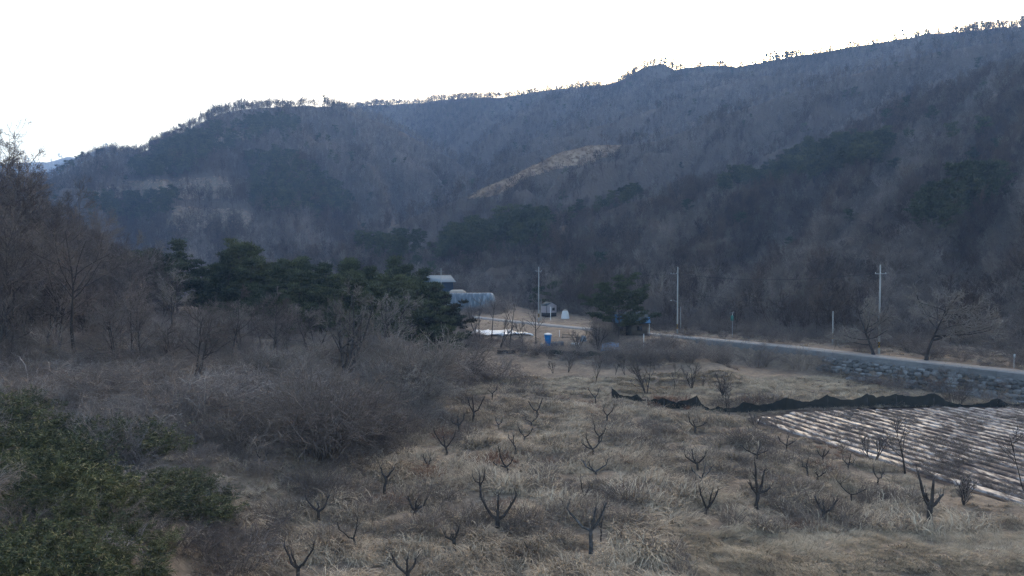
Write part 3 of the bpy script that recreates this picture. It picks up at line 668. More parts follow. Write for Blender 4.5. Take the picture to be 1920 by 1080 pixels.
# the near slope: its nearest 300 bare trees and its pines are trees of their own, the rest one mass
P, pk, tn, sz, pn = forest("", "", near_hill, .15, 0, (NPINE1, NPINE2, NPINE3, NPINE4), (), pine=.006, nb=NMB, np_=NMP, sizes=(.5, .98))
shown = (P[:, 1] < 270) & (project(P)[:, 0] < 1960) & (project(P)[:, 0] > 640)
ib = np.where(~pn & shown)[0]; ib = ib[np.argsort(P[ib, 1] / sz[ib])][:130]
ipn = np.where(pn)[0]; ipn = ipn[np.argsort(P[ipn, 1] / sz[ipn])][:220]
rest = np.ones(len(P), bool); rest[ib] = False; rest[ipn] = False
scatter("near_slope_woods", "bare woods covering the near slope above the road", P[rest], C_MID, pk[rest], tn[rest], sz[rest])
def plant_tree(name, pair, P, rz, sc, label, cat, group):
    o = link(name, None, None, P, rz, sc); tag(o, label, cat, group)
    link("trunk", pair[0], o); link("crown", pair[1], o); return o
for k in ib: plant_tree("bare_tree", MIDB[pk[k]], P[k], tn[k], sz[k], "leafless grey tree in the wood at the foot of the near slope", "tree", "bare trees on the near slope")
for k in ipn: plant_tree("pine_tree", MIDP[pk[k] - NMB], P[k], tn[k], sz[k] * 1.15, "dark green pine among the bare trees of the near slope", "pine", "pines on the near slope")
# ------------------------------------------------------------------ road, its retaining wall and the stones below it
def offset_line(P, off, step=1.5):
    """points every step metres along P, moved off metres to this side"""
    seg = np.diff(P, axis=0); L = np.hypot(seg[:, 0], seg[:, 1]); c = np.concatenate([[0], np.cumsum(L)])
    a = np.arange(0, c[-1], step); x = np.interp(a, c, P[:, 0]); y = np.interp(a, c, P[:, 1])
    ker = np.ones(9) / 9; xp = np.pad(x, 4, mode='edge'); yp = np.pad(y, 4, mode='edge'); x, y = np.convolve(xp, ker, 'valid'), np.convolve(yp, ker, 'valid')
    tx, ty = np.gradient(x), np.gradient(y); l = np.hypot(tx, ty); nx, ny = ty / l, -tx / l       # right-hand side
    return np.stack([x + nx * off, y + ny * off], 1), np.stack([tx / l, ty / l], 1), np.stack([nx, ny], 1)

e0, tg, nr = offset_line(FAR, -.15); e1, _, _ = offset_line(FAR, 2.1); e2, _, _ = offset_line(FAR, 4.25)
z0 = lambda e, h: np.column_stack([e, np.full(len(e), h)])
G = np.stack([z0(e0, -.12), z0(e0, .02), z0(e1, .05), z0(e2, .02), z0(e2, -.12)])
# the road's long axis lies beyond FAR's near side
near_is_plus = H(np.array([e2[60, 0]]), np.array([e2[60, 1]]))[0] > -.2
o = MB().grid(G, .5).build("road", M['concrete'], smooth=False); tag(o, "narrow pale concrete road crossing behind the fields", kind="structure")

wl, wt, wn = offset_line(FAR, 4.3, 1.5); wl2, _, _ = offset_line(FAR, 4.62, 1.5)
k = (wl[:, 0] > 33.5) & (wl[:, 0] < 88)
A, B = wl[k], wl2[k]
G = np.stack([z0(A, -1.4), z0(A, .09), z0(B, .09), z0(B, -1.4)])
root = empty("retaining_wall", (0, 0, 0)); tag(root, "grey concrete retaining wall along the near edge of the road", "wall")
i0 = 0
while i0 < len(A) - 1:
    i1 = min(i0 + 3, len(A) - 1); g = G[:, i0:i1 + 1].copy()
    tx = (g[:, -1] - g[:, 0]); g[:, 0] += tx * .004; g[:, -1] -= tx * .004
    m = MB().grid(g, RNG.uniform(.2, .8))
    for c in (g[:, 0], g[:, -1]): m.quads([[c[0], c[1], c[2], c[3]]], .4)
    m.build("wall_panel", M['wallcon'], root); i0 = i1

def stone_mesh(seed):
    r = np.random.default_rng(seed); n = 7; P = []
    for z, q in ((-.5, .75), (-.2, 1), (.25, .95), (.5, .6)):
        a = np.arange(n) * 2 * math.pi / n + r.normal(0, .12, n); rr = q * (np.abs(np.cos(a)) ** .6 * .28 + .42) * r.uniform(.85, 1.1, n)
        P.append(np.stack([np.cos(a) * rr * 1.25, np.sin(a) * rr, a * 0 + z + r.normal(0, .05, n)], 1))
    P = np.array(P); P = np.concatenate([P, P[:, :1]], 1); m = MB().grid(P)
    for row in (P[-1], P[0]):
        m.tris([[row[0], row[i], row[i + 1]] for i in range(1, n - 1)])
    return m.mesh("stone", M['stone'])
STN = [stone_mesh(i) for i in range(8)]
root = empty("stone_embankment", (0, 0, 0)); tag(root, "sloping wall of rough grey stones below the road at the right edge", "stone wall")
r = np.random.default_rng(3); cnt = 0
arc = np.concatenate([[0], np.cumsum(np.hypot(*np.diff(wl, axis=0).T))])
lo = arc[np.argmin(np.hypot(wl[:, 0] - 51, wl[:, 1] - 110))]; hi = arc[np.argmin(np.hypot(wl[:, 0] - 72, wl[:, 1] - 78))]
for c in range(8):
    a = lo + r.uniform(0, 3) + (0 if c < 5 else 6)
    while a < hi and cnt < 298:
        wd = r.uniform(.5, .95); n = .55 + c * .42
        if r.uniform() < .90:
            x, y = np.interp(a, arc, wl[:, 0]), np.interp(a, arc, wl[:, 1]); nx, ny = np.interp(a, arc, wn[:, 0]), np.interp(a, arc, wn[:, 1])
            px_, py_ = x + nx * n, y + ny * n
            o = link("stone", STN[r.integers(0, 8)], root, (px_, py_, Hs(px_, py_) + .16 + r.normal(0, .05)), math.atan2(-nx, ny) + math.pi + r.normal(0, .2), (wd * .80, r.uniform(.5, .8), r.uniform(.36, .6))); cnt += 1
        a += wd + r.uniform(.02, .35)

# ------------------------------------------------------------------ crop field: ridges under torn mulch film
FD = np.array([.327, -.945]); FN = np.array([.945, .327])
fy0, fy1 = 44.0, 81.5
def yfar(x): return np.interp(x, [22, 26, 30, 38, 50, 75], [73.5, 75, 77.5, 80, 81.5, 81.5])
def field_pt(a, b):
    """a metres along the rows from the far left corner, b metres across them"""
    return np.array([24.1, 81.5])[:, None] + FD[:, None] * a + FN[:, None] * b
na, nb_ = 44, 60
aa, bb = np.meshgrid(np.linspace(-14, 40, na), np.linspace(-.6, 52, nb_))
q = field_pt(aa.ravel(), bb.ravel()); yy = np.clip(q[1], 44, yfar(q[0]) + 1.2); xx = q[0] + (yy - q[1]) * FD[0] / FD[1]
zz = H(xx, yy) + .045
field = MB().grid(np.stack([xx.reshape(aa.shape), yy.reshape(aa.shape), zz.reshape(aa.shape)], -1)).build("crop_field", M['soil'], smooth=True); tag(field, "harvested vegetable field with rows under torn silvery mulch film", kind="structure")
for i in range(36):
    b = .5 + i * 1.38
    a0 = (81.5 - 81.3 + FN[1] * b) / .945; a1 = (81.5 - 44.5 + FN[1] * b) / .945
    while True:
        p = field_pt(np.array([a0]), b)[:, 0]
        if p[1] < yfar(p[0]) or a0 > a1 - 3: break
        a0 += .2
    a = np.linspace(a0 + RNG.uniform(0, .8), a1, 90); prof = [(-.50, .0), (-.43, .10), (-.25, .14), (0, .155), (.25, .14), (.43, .10), (.50, .0)]
    G = []
    for (dx, hz_) in prof:
        p = field_pt(a, b + dx + .035 * fbm(a / 3, a * 0 + i, 5, 2)); z = H(p[0], p[1]) + .05 + hz_ * (1 + .35 * fbm(a / 1.7, a * 0 + dx * 3 + i, 8, 3)) + (.04 * fbm(a / .5, a * 0 + dx + i * 3, 2, 2) if hz_ else 0) - (0 if hz_ else .03)
        G.append(np.column_stack([p[0], p[1], z]))
    MB().grid(np.array(G)).build("mulch_row", M['mulch'], field, smooth=True)

# ------------------------------------------------------------------ grasses and weeds of the orchard
GR = [blades(300 + i, 110, .65, (.6, 1.5), .020, 1.9, (0, .75), .55) for i in range(4)] + [blades(310 + i, 70, .45, (.5, 1.1), .022, 1.5, None, .85) for i in range(3)] \
   + [blades(320 + i, 80, .6, (.4, .9), .024, .35, (0, .5), .12, 3) for i in range(3)]
WD = [shrub_mesh(330 + i, .75, 1.0, 24, 3, 0, -.07, .011, .85) for i in range(3)]
GR += [blades(326 + i, 90, .6, (.35, .8), .022, .8, (0, 1.2), .35, 3) for i in range(2)]
GM = [m.mesh("straw_tuft", M['straw']) for m in GR[:10]] + [m.mesh("weed_tuft", M['weed']) for m in WD] + [GR[4].mesh("russet_tuft", M['rust']), WD[1].mesh("russet_weed", M['rust'])] + [m.mesh("meadow_tuft", M['meadow']) for m in GR[7:12]]
C_GR = protos("grass_tuft", GM)
def land(n, x0, x1, y0, y1, rng=RNG):
    x, y = rng.uniform(x0, x1, n), rng.uniform(y0, y1, n)
    px = 960 + F * x / y
    k = (px > -130) & (px < 2060); x, y = x[k], y[k]
    s, _ = sdist(x, y, FAR); b, _ = sdist(x, y, BANK)
    return x, y, -s, -b                        # s: beyond the road, b: left of the bank
def in_field(x, y, m=.5):
    b = (x - 24.1) * FN[0] + (y - 81.5) * FN[1]
    return (b > -m) & (y < yfar(x) + .6) & (y > 43.5)

F_XY = [(935, 804), (1475, 846), (1590, 882), (923, 750), (887, 792), (861, 818), (837, 852), (983, 829), (969, 853), (1008, 783), (996, 800), (953, 892), (722, 925), (803, 885), (778, 972), (902, 932), (932, 990), (1118, 890), (1113, 856), (1123, 830), (1138, 790), (1117, 756), (1203, 754), (1096, 937), (1108, 1040), (1127, 1015), (666, 1030), (852, 1033), (766, 1092), (598, 976), (560, 1082), (497, 882), (1308, 882), (1315, 907), (1303, 815), (1418, 955), (1419, 870), (1322, 967), (1543, 982), (1597, 940), (1515, 892), (1533, 899), (1543, 865), (1742, 985), (1647, 910)]   # feet of the pruned trees
x, y, s, b = land(84000, -45, 75, 33, 104)
n = -s - 4.3
ok = (b < 2 + 2 * fbm(x / 4, y / 4, 3, 2)) & ~in_field(x, y, .9) & (n > 1.5)
ok &= RNG.uniform(0, 1, len(x)) < np.clip(.95 - (y - 36) / 120, .3, 1)
x, y, s, b, n = (q[ok] for q in (x, y, s, b, n))
flow = fbm(x / 9, y / 9, 41, 2) * 5 + RNG.normal(0, .35, len(x))
wz = fbm(x / 5.5, y / 5.5, 51, 3) + .22 * sstep(8, 20, x) * sstep(46, 52, y) * (1 - sstep(74, 84, y)) + .35 * sstep(-3, 1.5, b) + .28 * sstep(11, 15, x) * (1 - sstep(24, 28, x)) * sstep(46, 52, y) * (1 - sstep(66, 74, y))
mead = (y > 86 + (x - 10) * -.05) & (x > 4)
mown = (y < 43.5 + .8 * fbm(x / 3, y / 3, 2, 2)) & (x > 9.5)
rz = fbm(x / 3.2, y / 3.2, 61, 2) > .55
u = RNG.uniform(0, 1, len(x))
pick = np.where(u < .55, RNG.integers(0, 4, len(x)), np.where(u < .74, RNG.integers(7, 10, len(x)), RNG.integers(4, 7, len(x))))
pick = np.where((wz > -.05) & (u < .02 + .6 * np.clip(wz, 0, .6)), RNG.integers(10, 13, len(x)), pick)
pick = np.where(rz & (u > .35) & ~mead, RNG.integers(13, 15, len(x)), pick)
pick = np.where(mown, np.where(u < .75, RNG.integers(15, 20, len(x)), RNG.integers(7, 10, len(x))), pick)
pick = np.where(mead, np.where(u < .12, RNG.integers(4, 7, len(x)), RNG.integers(15, 20, len(x))), pick)
sz = RNG.uniform(.6, 1.25, len(x)) * np.where(mead, .75, 1) * np.where(mown, .7, 1) * (1 + .35 * fbm(x / 4, y / 4, 71, 2))
sz = np.where((pick >= 10) & (pick < 15), sz * .9, sz * .92)
for bx_, by_ in F_XY:
    p = ground(bx_, by_); q2 = np.hypot(x - p[0], (y - p[1]) * .55); sz = sz * np.where(q2 < .55, .25, np.where(q2 < 1.3, .7, 1))
lump = fbm(x / 1.9, y / 1.9, 73, 2); near_net = (np.interp(x, [7, 12.5, 18, 24, 31, 37, 55, 75], [90, 87, 82, 79.5, 81, 82, 83, 83]) - y); cl = (near_net > -.3) & (near_net < 4)
sz = sz * np.where(mead | mown, 1, 1 + .75 * lump) * np.where(cl, .5, 1) * np.where(in_field(x, y, 5.5), .5, 1)
ok = (RNG.uniform(0, 1, len(x)) < np.where(mead | mown, 1, (.66 + 1.2 * lump)))
x, y, flow, sz, pick = (q[ok] for q in (x, y, flow, sz, pick))
scatter("dry_grass", "tangled dry straw and dead weeds covering the old orchard and the meadow", np.stack([x, y, H(x, y)], 1), C_GR, pick, flow, sz)
# residue left lying on the mulched rows
x, y, s, b = land(8000, 22, 72, 44, 82); k = in_field(x, y) & (fbm(x / 2.5, y / 5, 91, 2) > -.05); x, y = x[k], y[k]
scatter("crop_residue", "brown withered crop remains lying on the mulched rows", np.stack([x, y, H(x, y) + .16], 1), C_GR, RNG.integers(10, 13, len(x)), RNG.uniform(0, 6, len(x)), RNG.uniform(.18, .45, len(x)))

# ------------------------------------------------------------------ thicket on the left bank
SH = [shrub_mesh(400, 2.6, 2.2, tw=.016), shrub_mesh(401, 2.2, 2.6, 30, 6, 4, -.16, .017), shrub_mesh(402, 3.2, 2.0, 36, 6, 4, -.06, .015), shrub_mesh(403, 1.5, 2.4, 30, 6, 3, -.2, .017, 1.1)]
SHD = [shrub_mesh(410, 2.6, 2.2, 70, 7, 4, tw=.019), shrub_mesh(411, 2.2, 2.6, 60, 7, 4, -.16, .02), shrub_mesh(412, 3.2, 2.0, 80, 7, 4, -.08, .018), shrub_mesh(413, 1.5, 2.4, 60, 6, 4, -.2, .02, 1.1)]
SHS = {q: [m.mesh("shrub", M[q]) for m in SHD] for q in ('twig', 'vine', 'weed', 'pale_twig', 'rust')}
SHM = {q: [m.mesh("shrub", M[q]) for m in SH] for q in ('twig', 'vine', 'weed', 'pale_twig', 'rust')}
VT = [m.mesh('vine_tuft', M['vine']) for m in (blades(350, 70, .9, (1.4, 2.8), .022, 2.6, None, 1.0, 6), blades(351, 70, 1.0, (1.2, 2.6), .020, 2.2, (0, .9), .9, 6), blades(352, 60, .9, (1.2, 2.4), .020, 2.8, None, 1.2, 6))]
UND = SHM['twig'] + SHM['vine'] + SHM['weed'] + [GM[0], GM[1], GM[5]] + VT
C_UN = protos("undergrowth_plant", UND)
x, y, s, b = land(30000, -75, 2, 33, 150); n = -s - 4.3
bz = (960 + F * x / y < 320) & (y < 50)
ok = (b > -.5) & (n > 2) & (RNG.uniform(0, 1, len(x)) < np.clip(1.1 - (y - 34) / 120, .12, 1) * np.where(bz, .15, .50))
x, y, b = x[ok], y[ok], b[ok]
vz = fbm(x / 7, y / 7, 81, 3)
u = RNG.uniform(0, 1, len(x))
u = np.where((b < 6) & (RNG.uniform(0, 1, len(x)) < .55), .95, u)
pick = np.where(u < .22, np.where(vz > .05, 4, np.where(vz < -.12, 0, 8)) + RNG.integers(0, 4, len(x)), np.where(u < .22 + .45 * (.6 + vz), 15 + RNG.integers(0, 3, len(x)), 12 + RNG.integers(0, 3, len(x))))
sz = np.where(pick < 12, RNG.uniform(.3, .75, len(x)), np.where(pick < 15, RNG.uniform(.6, 1.1, len(x)), RNG.uniform(.5, 1.1, len(x)))) * (1 + .5 * vz)
scatter("undergrowth", "tangled brambles, dry vines and weeds covering the left bank", np.stack([x, y, H(x, y)], 1), C_UN, pick, RNG.uniform(0, 6.28, len(x)), sz)

# scrub along the road, round the yard and at the foot of the slope
x, y, s, b = land(26000, -45, 85, 84, 240); n = -s - 4.3
ok = ((s > .6) & (s < 16) | (n > .5) & (n < np.where(x > 36, 9, 26)) & (b < 4)) & (RNG.uniform(0, 1, len(x)) < np.where(s > 0, .30, .42))
pj = project(np.stack([x, y, H(x, y)], 1)); cab = inpoly(pj[:, 0], pj[:, 1], [(880, 596), (880, 632), (960, 640), (1010, 655), (1060, 660), (1115, 660), (1115, 600), (1070, 560), (985, 565), (945, 588)])
ok &= ~((s < 0) & (n < 9) & (x > 21) & (x < 50) & (RNG.uniform(0, 1, len(x)) < .93))
ok &= ~(cab & (RNG.uniform(0, 1, len(x)) < .45)) & ~((n > 6) & (x > 12) & (y < 108) & (x < 48))
x, y, s, cab = x[ok], y[ok], s[ok], cab[ok]; u = np.where(cab, .9, RNG.uniform(0, 1, len(x)))
pick = np.where(u < .45, RNG.choice([0, 1, 2, 3, 8, 9, 10, 11, 7], len(x)), 12 + RNG.integers(0, 3, len(x)))
scatter("roadside_scrub", "low leafless scrub and dead grass beside the road and the farmyard", np.stack([x, y, H(x, y)], 1), C_UN, pick, RNG.uniform(0, 6.28, len(x)), RNG.uniform(.3, .8, len(x)) * np.where(pick > 11, 1.2, 1) * np.where((s < 0) & (s > -9.5) & (x > 24) | cab, .45, 1))

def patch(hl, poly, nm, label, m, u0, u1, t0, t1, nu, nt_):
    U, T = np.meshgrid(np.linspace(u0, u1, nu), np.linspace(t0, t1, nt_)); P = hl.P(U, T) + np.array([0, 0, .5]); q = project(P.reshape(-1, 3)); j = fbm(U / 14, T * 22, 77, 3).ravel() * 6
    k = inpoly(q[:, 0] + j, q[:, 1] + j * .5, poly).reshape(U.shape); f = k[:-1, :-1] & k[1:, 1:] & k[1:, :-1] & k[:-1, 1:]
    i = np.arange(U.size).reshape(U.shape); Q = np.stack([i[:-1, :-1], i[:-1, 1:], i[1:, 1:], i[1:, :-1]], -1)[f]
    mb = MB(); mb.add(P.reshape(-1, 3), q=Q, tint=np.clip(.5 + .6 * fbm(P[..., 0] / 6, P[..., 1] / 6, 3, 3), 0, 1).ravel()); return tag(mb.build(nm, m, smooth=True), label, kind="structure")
patch(mid_hill, CLEAR, "cleared_slope_terrain", "tan bare ground of the cleared slope on the middle spur, brightened as if sunlit", M['tan'], 860, 1180, .3, 1.0, 160, 90)
for q_ in (BARE1, BARE2, BARE3): patch(dome, q_, "terrace_terrain", "pale bare terraces low on the domed hill", M['ground'], 150, 500, 0, .9, 150, 120)
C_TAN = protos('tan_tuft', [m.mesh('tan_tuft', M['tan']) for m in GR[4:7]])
# tan cut grass, coloured bright in place of sun, and pale litter where the slopes were cleared
for hl, polys, nm, lb, dn in ((mid_hill, (CLEAR,), "cleared_slope_grass", "tan dry grass on the cleared slope of the middle spur, brightened as if sunlit", .9), (dome, (BARE1, BARE2, BARE3), "terrace_grass", "pale dry grass on the bare terraces of the domed hill", .10)):
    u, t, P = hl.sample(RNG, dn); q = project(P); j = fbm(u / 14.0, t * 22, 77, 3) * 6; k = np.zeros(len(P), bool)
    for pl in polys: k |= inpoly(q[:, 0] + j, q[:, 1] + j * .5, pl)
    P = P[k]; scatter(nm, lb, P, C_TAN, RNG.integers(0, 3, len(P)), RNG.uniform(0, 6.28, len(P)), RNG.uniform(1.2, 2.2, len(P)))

# floor of the woods: low brush on the near and left slopes
u, t, P = near_hill.sample(RNG, .20, .9); px = project(P); k = (px[:, 0] > 600) & (px[:, 0] < 2000) & (RNG.uniform(0, 1, len(P)) < np.clip(1.3 - t * 1.6, .1, 1)); P = P[k]
scatter("slope_brush", "low bare brush under the trees of the near slope", P, C_UN, RNG.choice([0, 1, 2, 3, 8, 9, 10, 11], len(P)), RNG.uniform(0, 6.28, len(P)), RNG.uniform(.5, 1.3, len(P)))
u, t, P = left_hill.sample(RNG, .35, 1.0); px = project(P); k = (px[:, 0] > -120) & (px[:, 0] < 420); P = P[k]
scatter("left_slope_brush", "low bare brush under the trees of the left slope", P, C_UN, RNG.choice([0, 1, 2, 3, 8, 9, 10, 11, 5], len(P)), RNG.uniform(0, 6.28, len(P)), RNG.uniform(.4, 1.0, len(P)))

# ------------------------------------------------------------------ single shrubs one can pick out
SHW = []
for m in SHD:
    v = np.concatenate(m.v); SHW.append((np.percentile(v[:, 0], 97) - np.percentile(v[:, 0], 3) + np.percentile(v[:, 1], 97) - np.percentile(v[:, 1], 3)) / 2)
def shrub(px, py, wpx, kind, v, label, group=None, hs=1.0, name="shrub"):
    p = ground(px, py); sc = wpx * p[1] / F / SHW[v]
    return tag(link(name, SHS[kind][v], None, p, RNG.uniform(0, 6), (sc, sc, sc * hs)), label, "shrub", group)
shrub(600, 850, 250, 'twig', 2, "largest dark dome-shaped leafless bush on the bank, left of the orchard")
shrub(690, 835, 150, 'twig', 0, "dark leafless bush at the right foot of the large dome-shaped bush")
shrub(520, 835, 190, 'twig', 1, "grey leafless bush leaning on the left of the large dome-shaped bush", hs=.9)
shrub(360, 800, 250, 'vine', 1, "broad pale mound of dry vines in the middle of the left bank", hs=.75)
shrub(300, 770, 200, 'vine', 3, "low pale mound of dry vines behind the broad vine mound")
shrub(440, 760, 180, 'vine', 1, "pale vine mound under the large spreading bare tree", hs=.8)
shrub(540, 745, 170, 'vine', 3, "pale grey bramble mound just left of the spreading tree's foot")
shrub(215, 760, 180, 'twig', 1, "dull grey bramble mound behind the bamboo", hs=.8)
shrub(120, 740, 210, 'weed', 1, "brown grassy mound at the foot of the left slope", hs=.6)
shrub(40, 725, 190, 'vine', 3, "pale dry mound at the left edge above the bamboo", hs=.8)
shrub(455, 872, 150, 'weed', 1, "flat tangle of dry vines between bamboo and orchard", hs=.7)
shrub(780, 745, 170, 'pale_twig', 0, "pale bushy shrub right of the spreading tree", hs=1.1)
shrub(860, 720, 130, 'twig', 0, "grey bush at the far left corner of the orchard")
shrub(935, 712, 110, 'weed', 1, "dark brown bramble at the head of the orchard")
shrub(720, 700, 130, 'pale_twig', 2, "tall pale brush behind the spreading tree")
def rshrub(px, py, wpx, kind, v, label, group=None, hs=1.0):
    p = ground(px, py); sc = wpx * .8 * p[1] / F / SHW[v]
    return tag(link('shrub', SHM[kind][v], None, p, RNG.uniform(0, 6), (sc, sc, sc * hs)), label, 'shrub', group)
rshrub(1662, 725, 62, 'rust', 1, "reddish brown bush below the leaning tree at the stones", hs=.9)
rshrub(1758, 728, 60, 'rust', 1, "reddish brown bush right of the umbrella-shaped tree", hs=.9)
rshrub(1700, 728, 70, 'twig', 0, "grey bush between the two reddish bushes")
rshrub(1715, 745, 85, 'twig', 3, "low dark bush behind the black net")
rshrub(1792, 760, 88, 'twig', 2, "tall many-stemmed dark bush at the right end of the black net", hs=1.5)
rshrub(1908, 770, 60, 'twig', 1, "dark bush at the right edge behind the field")
rshrub(1560, 700, 90, 'twig', 1, "grey bush below the road beside the first stones")
rshrub(1500, 695, 100, 'weed', 0, "brownish bush below the concrete road wall")
rshrub(1420, 688, 110, 'twig', 0, "dark leafless bush at the end of the concrete road wall", hs=1.1)
rshrub(1340, 680, 90, 'weed', 2, "brown leafy bush beside the road left of the wall's end")
rshrub(1262, 678, 80, 'twig', 0, "grey bush below the second tall pole")
rshrub(1205, 675, 80, 'twig', 2, "dark bush in front of the farmhouse")

rs = np.random.default_rng(55)
for i in range(34):
    a, b_ = rs.uniform(150, 800), rs.uniform(690, 850)
    if b_ > 790 and a > 700 or a < 330 and b_ > 790: continue
    shrub(a, b_, rs.uniform(90, 190), rs.choice(['twig', 'twig', 'vine', 'pale_twig', 'weed']), int(rs.integers(0, 4)), "leafless bramble bush in the tangled thicket on the left bank", "bramble bushes of the left bank", hs=rs.uniform(.7, 1.0))
# ------------------------------------------------------------------ trees of the left slope
NEARB = []
for i, (h, kw) in enumerate(((10, {}), (11, dict(n1=10, spread=.7)), (9, dict(stems=2, n1=7)), (10, dict(n1=12, spread=.45)), (8, dict(stems=3, n1=5, t0=.2)), (12, dict(n1=11)))):
    a = dict(n1=9, n2=7, n3=6, n4=3, tw=.019, t0=.3, trop=.05, spread=.6, l1=.5); a.update(kw)
    t, c = bare_tree(500 + i, h, .13, .08, **a); NEARB.append((t.mesh("trunk", M['bark']), c.mesh("crown", M['twig']), h, t, c))
u, t, P = left_hill.sample(RNG, .085, 1.02); px = project(P); k = np.where((px[:, 0] > -170) & (px[:, 0] < 330) & (P[:, 1] > 60))[0]; k = k[np.argsort(P[k, 1])]
rest = k[130:]; k = k[:130]
C_LEFT = protos('left_tree', [merged(q[3], q[4]).mesh('bare_tree', M['twig']) for q in NEARB])
scatter('left_slope_woods', 'bare woods higher up the left slope, behind its front trees', P[rest], C_LEFT, RNG.integers(0, 6, len(rest)), RNG.uniform(0, 6.28, len(rest)), RNG.uniform(.9, 1.3, len(rest)))
for i in k:
    v = RNG.integers(0, 6); plant_tree("bare_tree", NEARB[v], P[i], RNG.uniform(0, 6.28), RNG.uniform(.9, 1.35) * (.8 if px[i, 0] > 150 else 1), "leafless tree with a haze of purplish twigs on the steep left slope", "tree", "bare trees on the left slope")

for i in range(24):
    a, b_ = rs.uniform(170, 600), rs.uniform(632, 690); p = ground(a, b_); v = int(rs.integers(0, 6)); hgt = (b_ - rs.uniform(540, 600)) * p[1] / F
    plant_tree("bare_tree", NEARB[v], p, rs.uniform(0, 6.28), (hgt / NEARB[v][2] * 1.15, hgt / NEARB[v][2] * 1.15, hgt / NEARB[v][2]), "low twiggy bare tree standing between the left slope and the copse", "tree", "bare trees in front of the copse")
def custom_tree(px, py, top, label, seed, leaf='twig', bark='bark', name="bare_tree", group=None, cat="tree", r=.13, **kw):
    p = ground(px, py); h = (py - top) * p[1] / F
    a = dict(n1=9, n2=7, n3=6, n4=2, tw=.018, t0=.3, trop=.05, spread=.6, l1=.5); a.update(kw)
    t, c = bare_tree(seed, h * .92, r, **a)
    o = link(name, None, None, p); tag(o, label, cat, group); t.build("trunk", M[bark], o); c.build("crown", M[leaf], o); return o
custom_tree(140, 668, 395, "tall dark tree with a bent trunk standing alone at the foot of the left slope", 601, r=.2, t0=.45, lean=.1, n1=13, bark='darkbark')
custom_tree(85, 657, 480, "tree with a thick trunk leaning to the left on the left slope", 602, r=.21, lean=.45, t0=.5, bark='darkbark')
custom_tree(110, 655, 500, "low crooked tree between the two dark trunks on the left slope", 603, r=.14, lean=.4, stems=2, t0=.3, bark='darkbark')
custom_tree(645, 705, 520, "large spreading many-limbed bare tree in the middle of the left bank", 604, leaf='pale_twig', bark='darkbark', r=.22, stems=4, t0=.25, n1=8, n2=7, n3=6, n4=2, l1=.40, spread=.45, tw=.018)
custom_tree(367, 705, 560, "dark domed bare tree on two trunks left of the spreading tree", 605, r=.16, stems=2, t0=.3, n1=9, spread=.9, l1=.6, bark='darkbark')
custom_tree(310, 690, 590, "small dark bare tree left of the domed tree", 606, r=.12, t0=.3, spread=.9, l1=.6)
custom_tree(455, 662, 548, "bare tree with a wide pale flat crown in front of the pines", 607, leaf='pale_twig', r=.14, stems=2, t0=.35, spread=1.0, l1=.62)
custom_tree(520, 660, 535, "dark bare tree between the pale flat crown and the spreading tree", 608, r=.13, stems=2, t0=.25, spread=.6)
custom_tree(735, 668, 540, "bare tree with upswept pale twigs behind the spreading tree", 609, leaf='pale_twig', r=.14, stems=3, t0=.25, spread=.5)
custom_tree(790, 742, 655, "low wide bare tree with crooked limbs at the orchard's far left corner", 610, leaf='pale_twig', bark='darkbark', r=.12, stems=3, t0=.2, spread=1.0, l1=.6)
custom_tree(325, 640, 470, "pale slender bare tree rising before the pines at the left", 611, leaf='pale_twig', r=.12, t0=.3, spread=.4)
custom_tree(255, 650, 520, "brownish bare tree at the right end of the left slope", 612, r=.13, t0=.25, spread=.8)
custom_tree(215, 665, 545, "small leafless tree beside the tall dark tree with a bent trunk", 613, r=.10, stems=2, t0=.25, spread=.8)

# thin trees beside the white sheet
for i, (a, b_, c, lab) in enumerate(((890, 643, 575, "leftmost thin bare tree in front of the white sheet"), (903, 646, 555, "forked thin bare tree in front of the white sheet's left half"), (921, 643, 560, "straight thin bare tree in front of the white sheet"),
        (937, 652, 580, "thin bare tree with a low fork in front of the white sheet's middle"), (956, 647, 548, "taller slender bare tree by the white sheet's right half"), (982, 645, 590, "small crooked bare tree at the white sheet's right end"), (1005, 645, 565, "dark crooked bare tree left of the blue tank"))):
    custom_tree(a, b_, c, lab, 620 + i, r=.13, t0=.35, n1=6, n2=4, n3=4, n4=0, tw=.024, bark='darkbark', stems=1 + i % 2, spread=.35, trop=.1)
custom_tree(1638, 690, 572, "spreading bare tree with a leaning trunk above the stones", 640, leaf='pale_twig', tw=.042, n2=9, n3=7, r=.24, lean=.3, t0=.25, n1=12, l1=.75, a1=1.15, trop=.03)
custom_tree(1736, 703, 575, "wide umbrella-shaped bare tree growing from the stones", 641, leaf='pale_twig', tw=.042, n2=9, n3=7, r=.25, lean=.03, t0=.28, n1=14, l1=.85, a1=1.15, trop=.03, bark='darkbark')

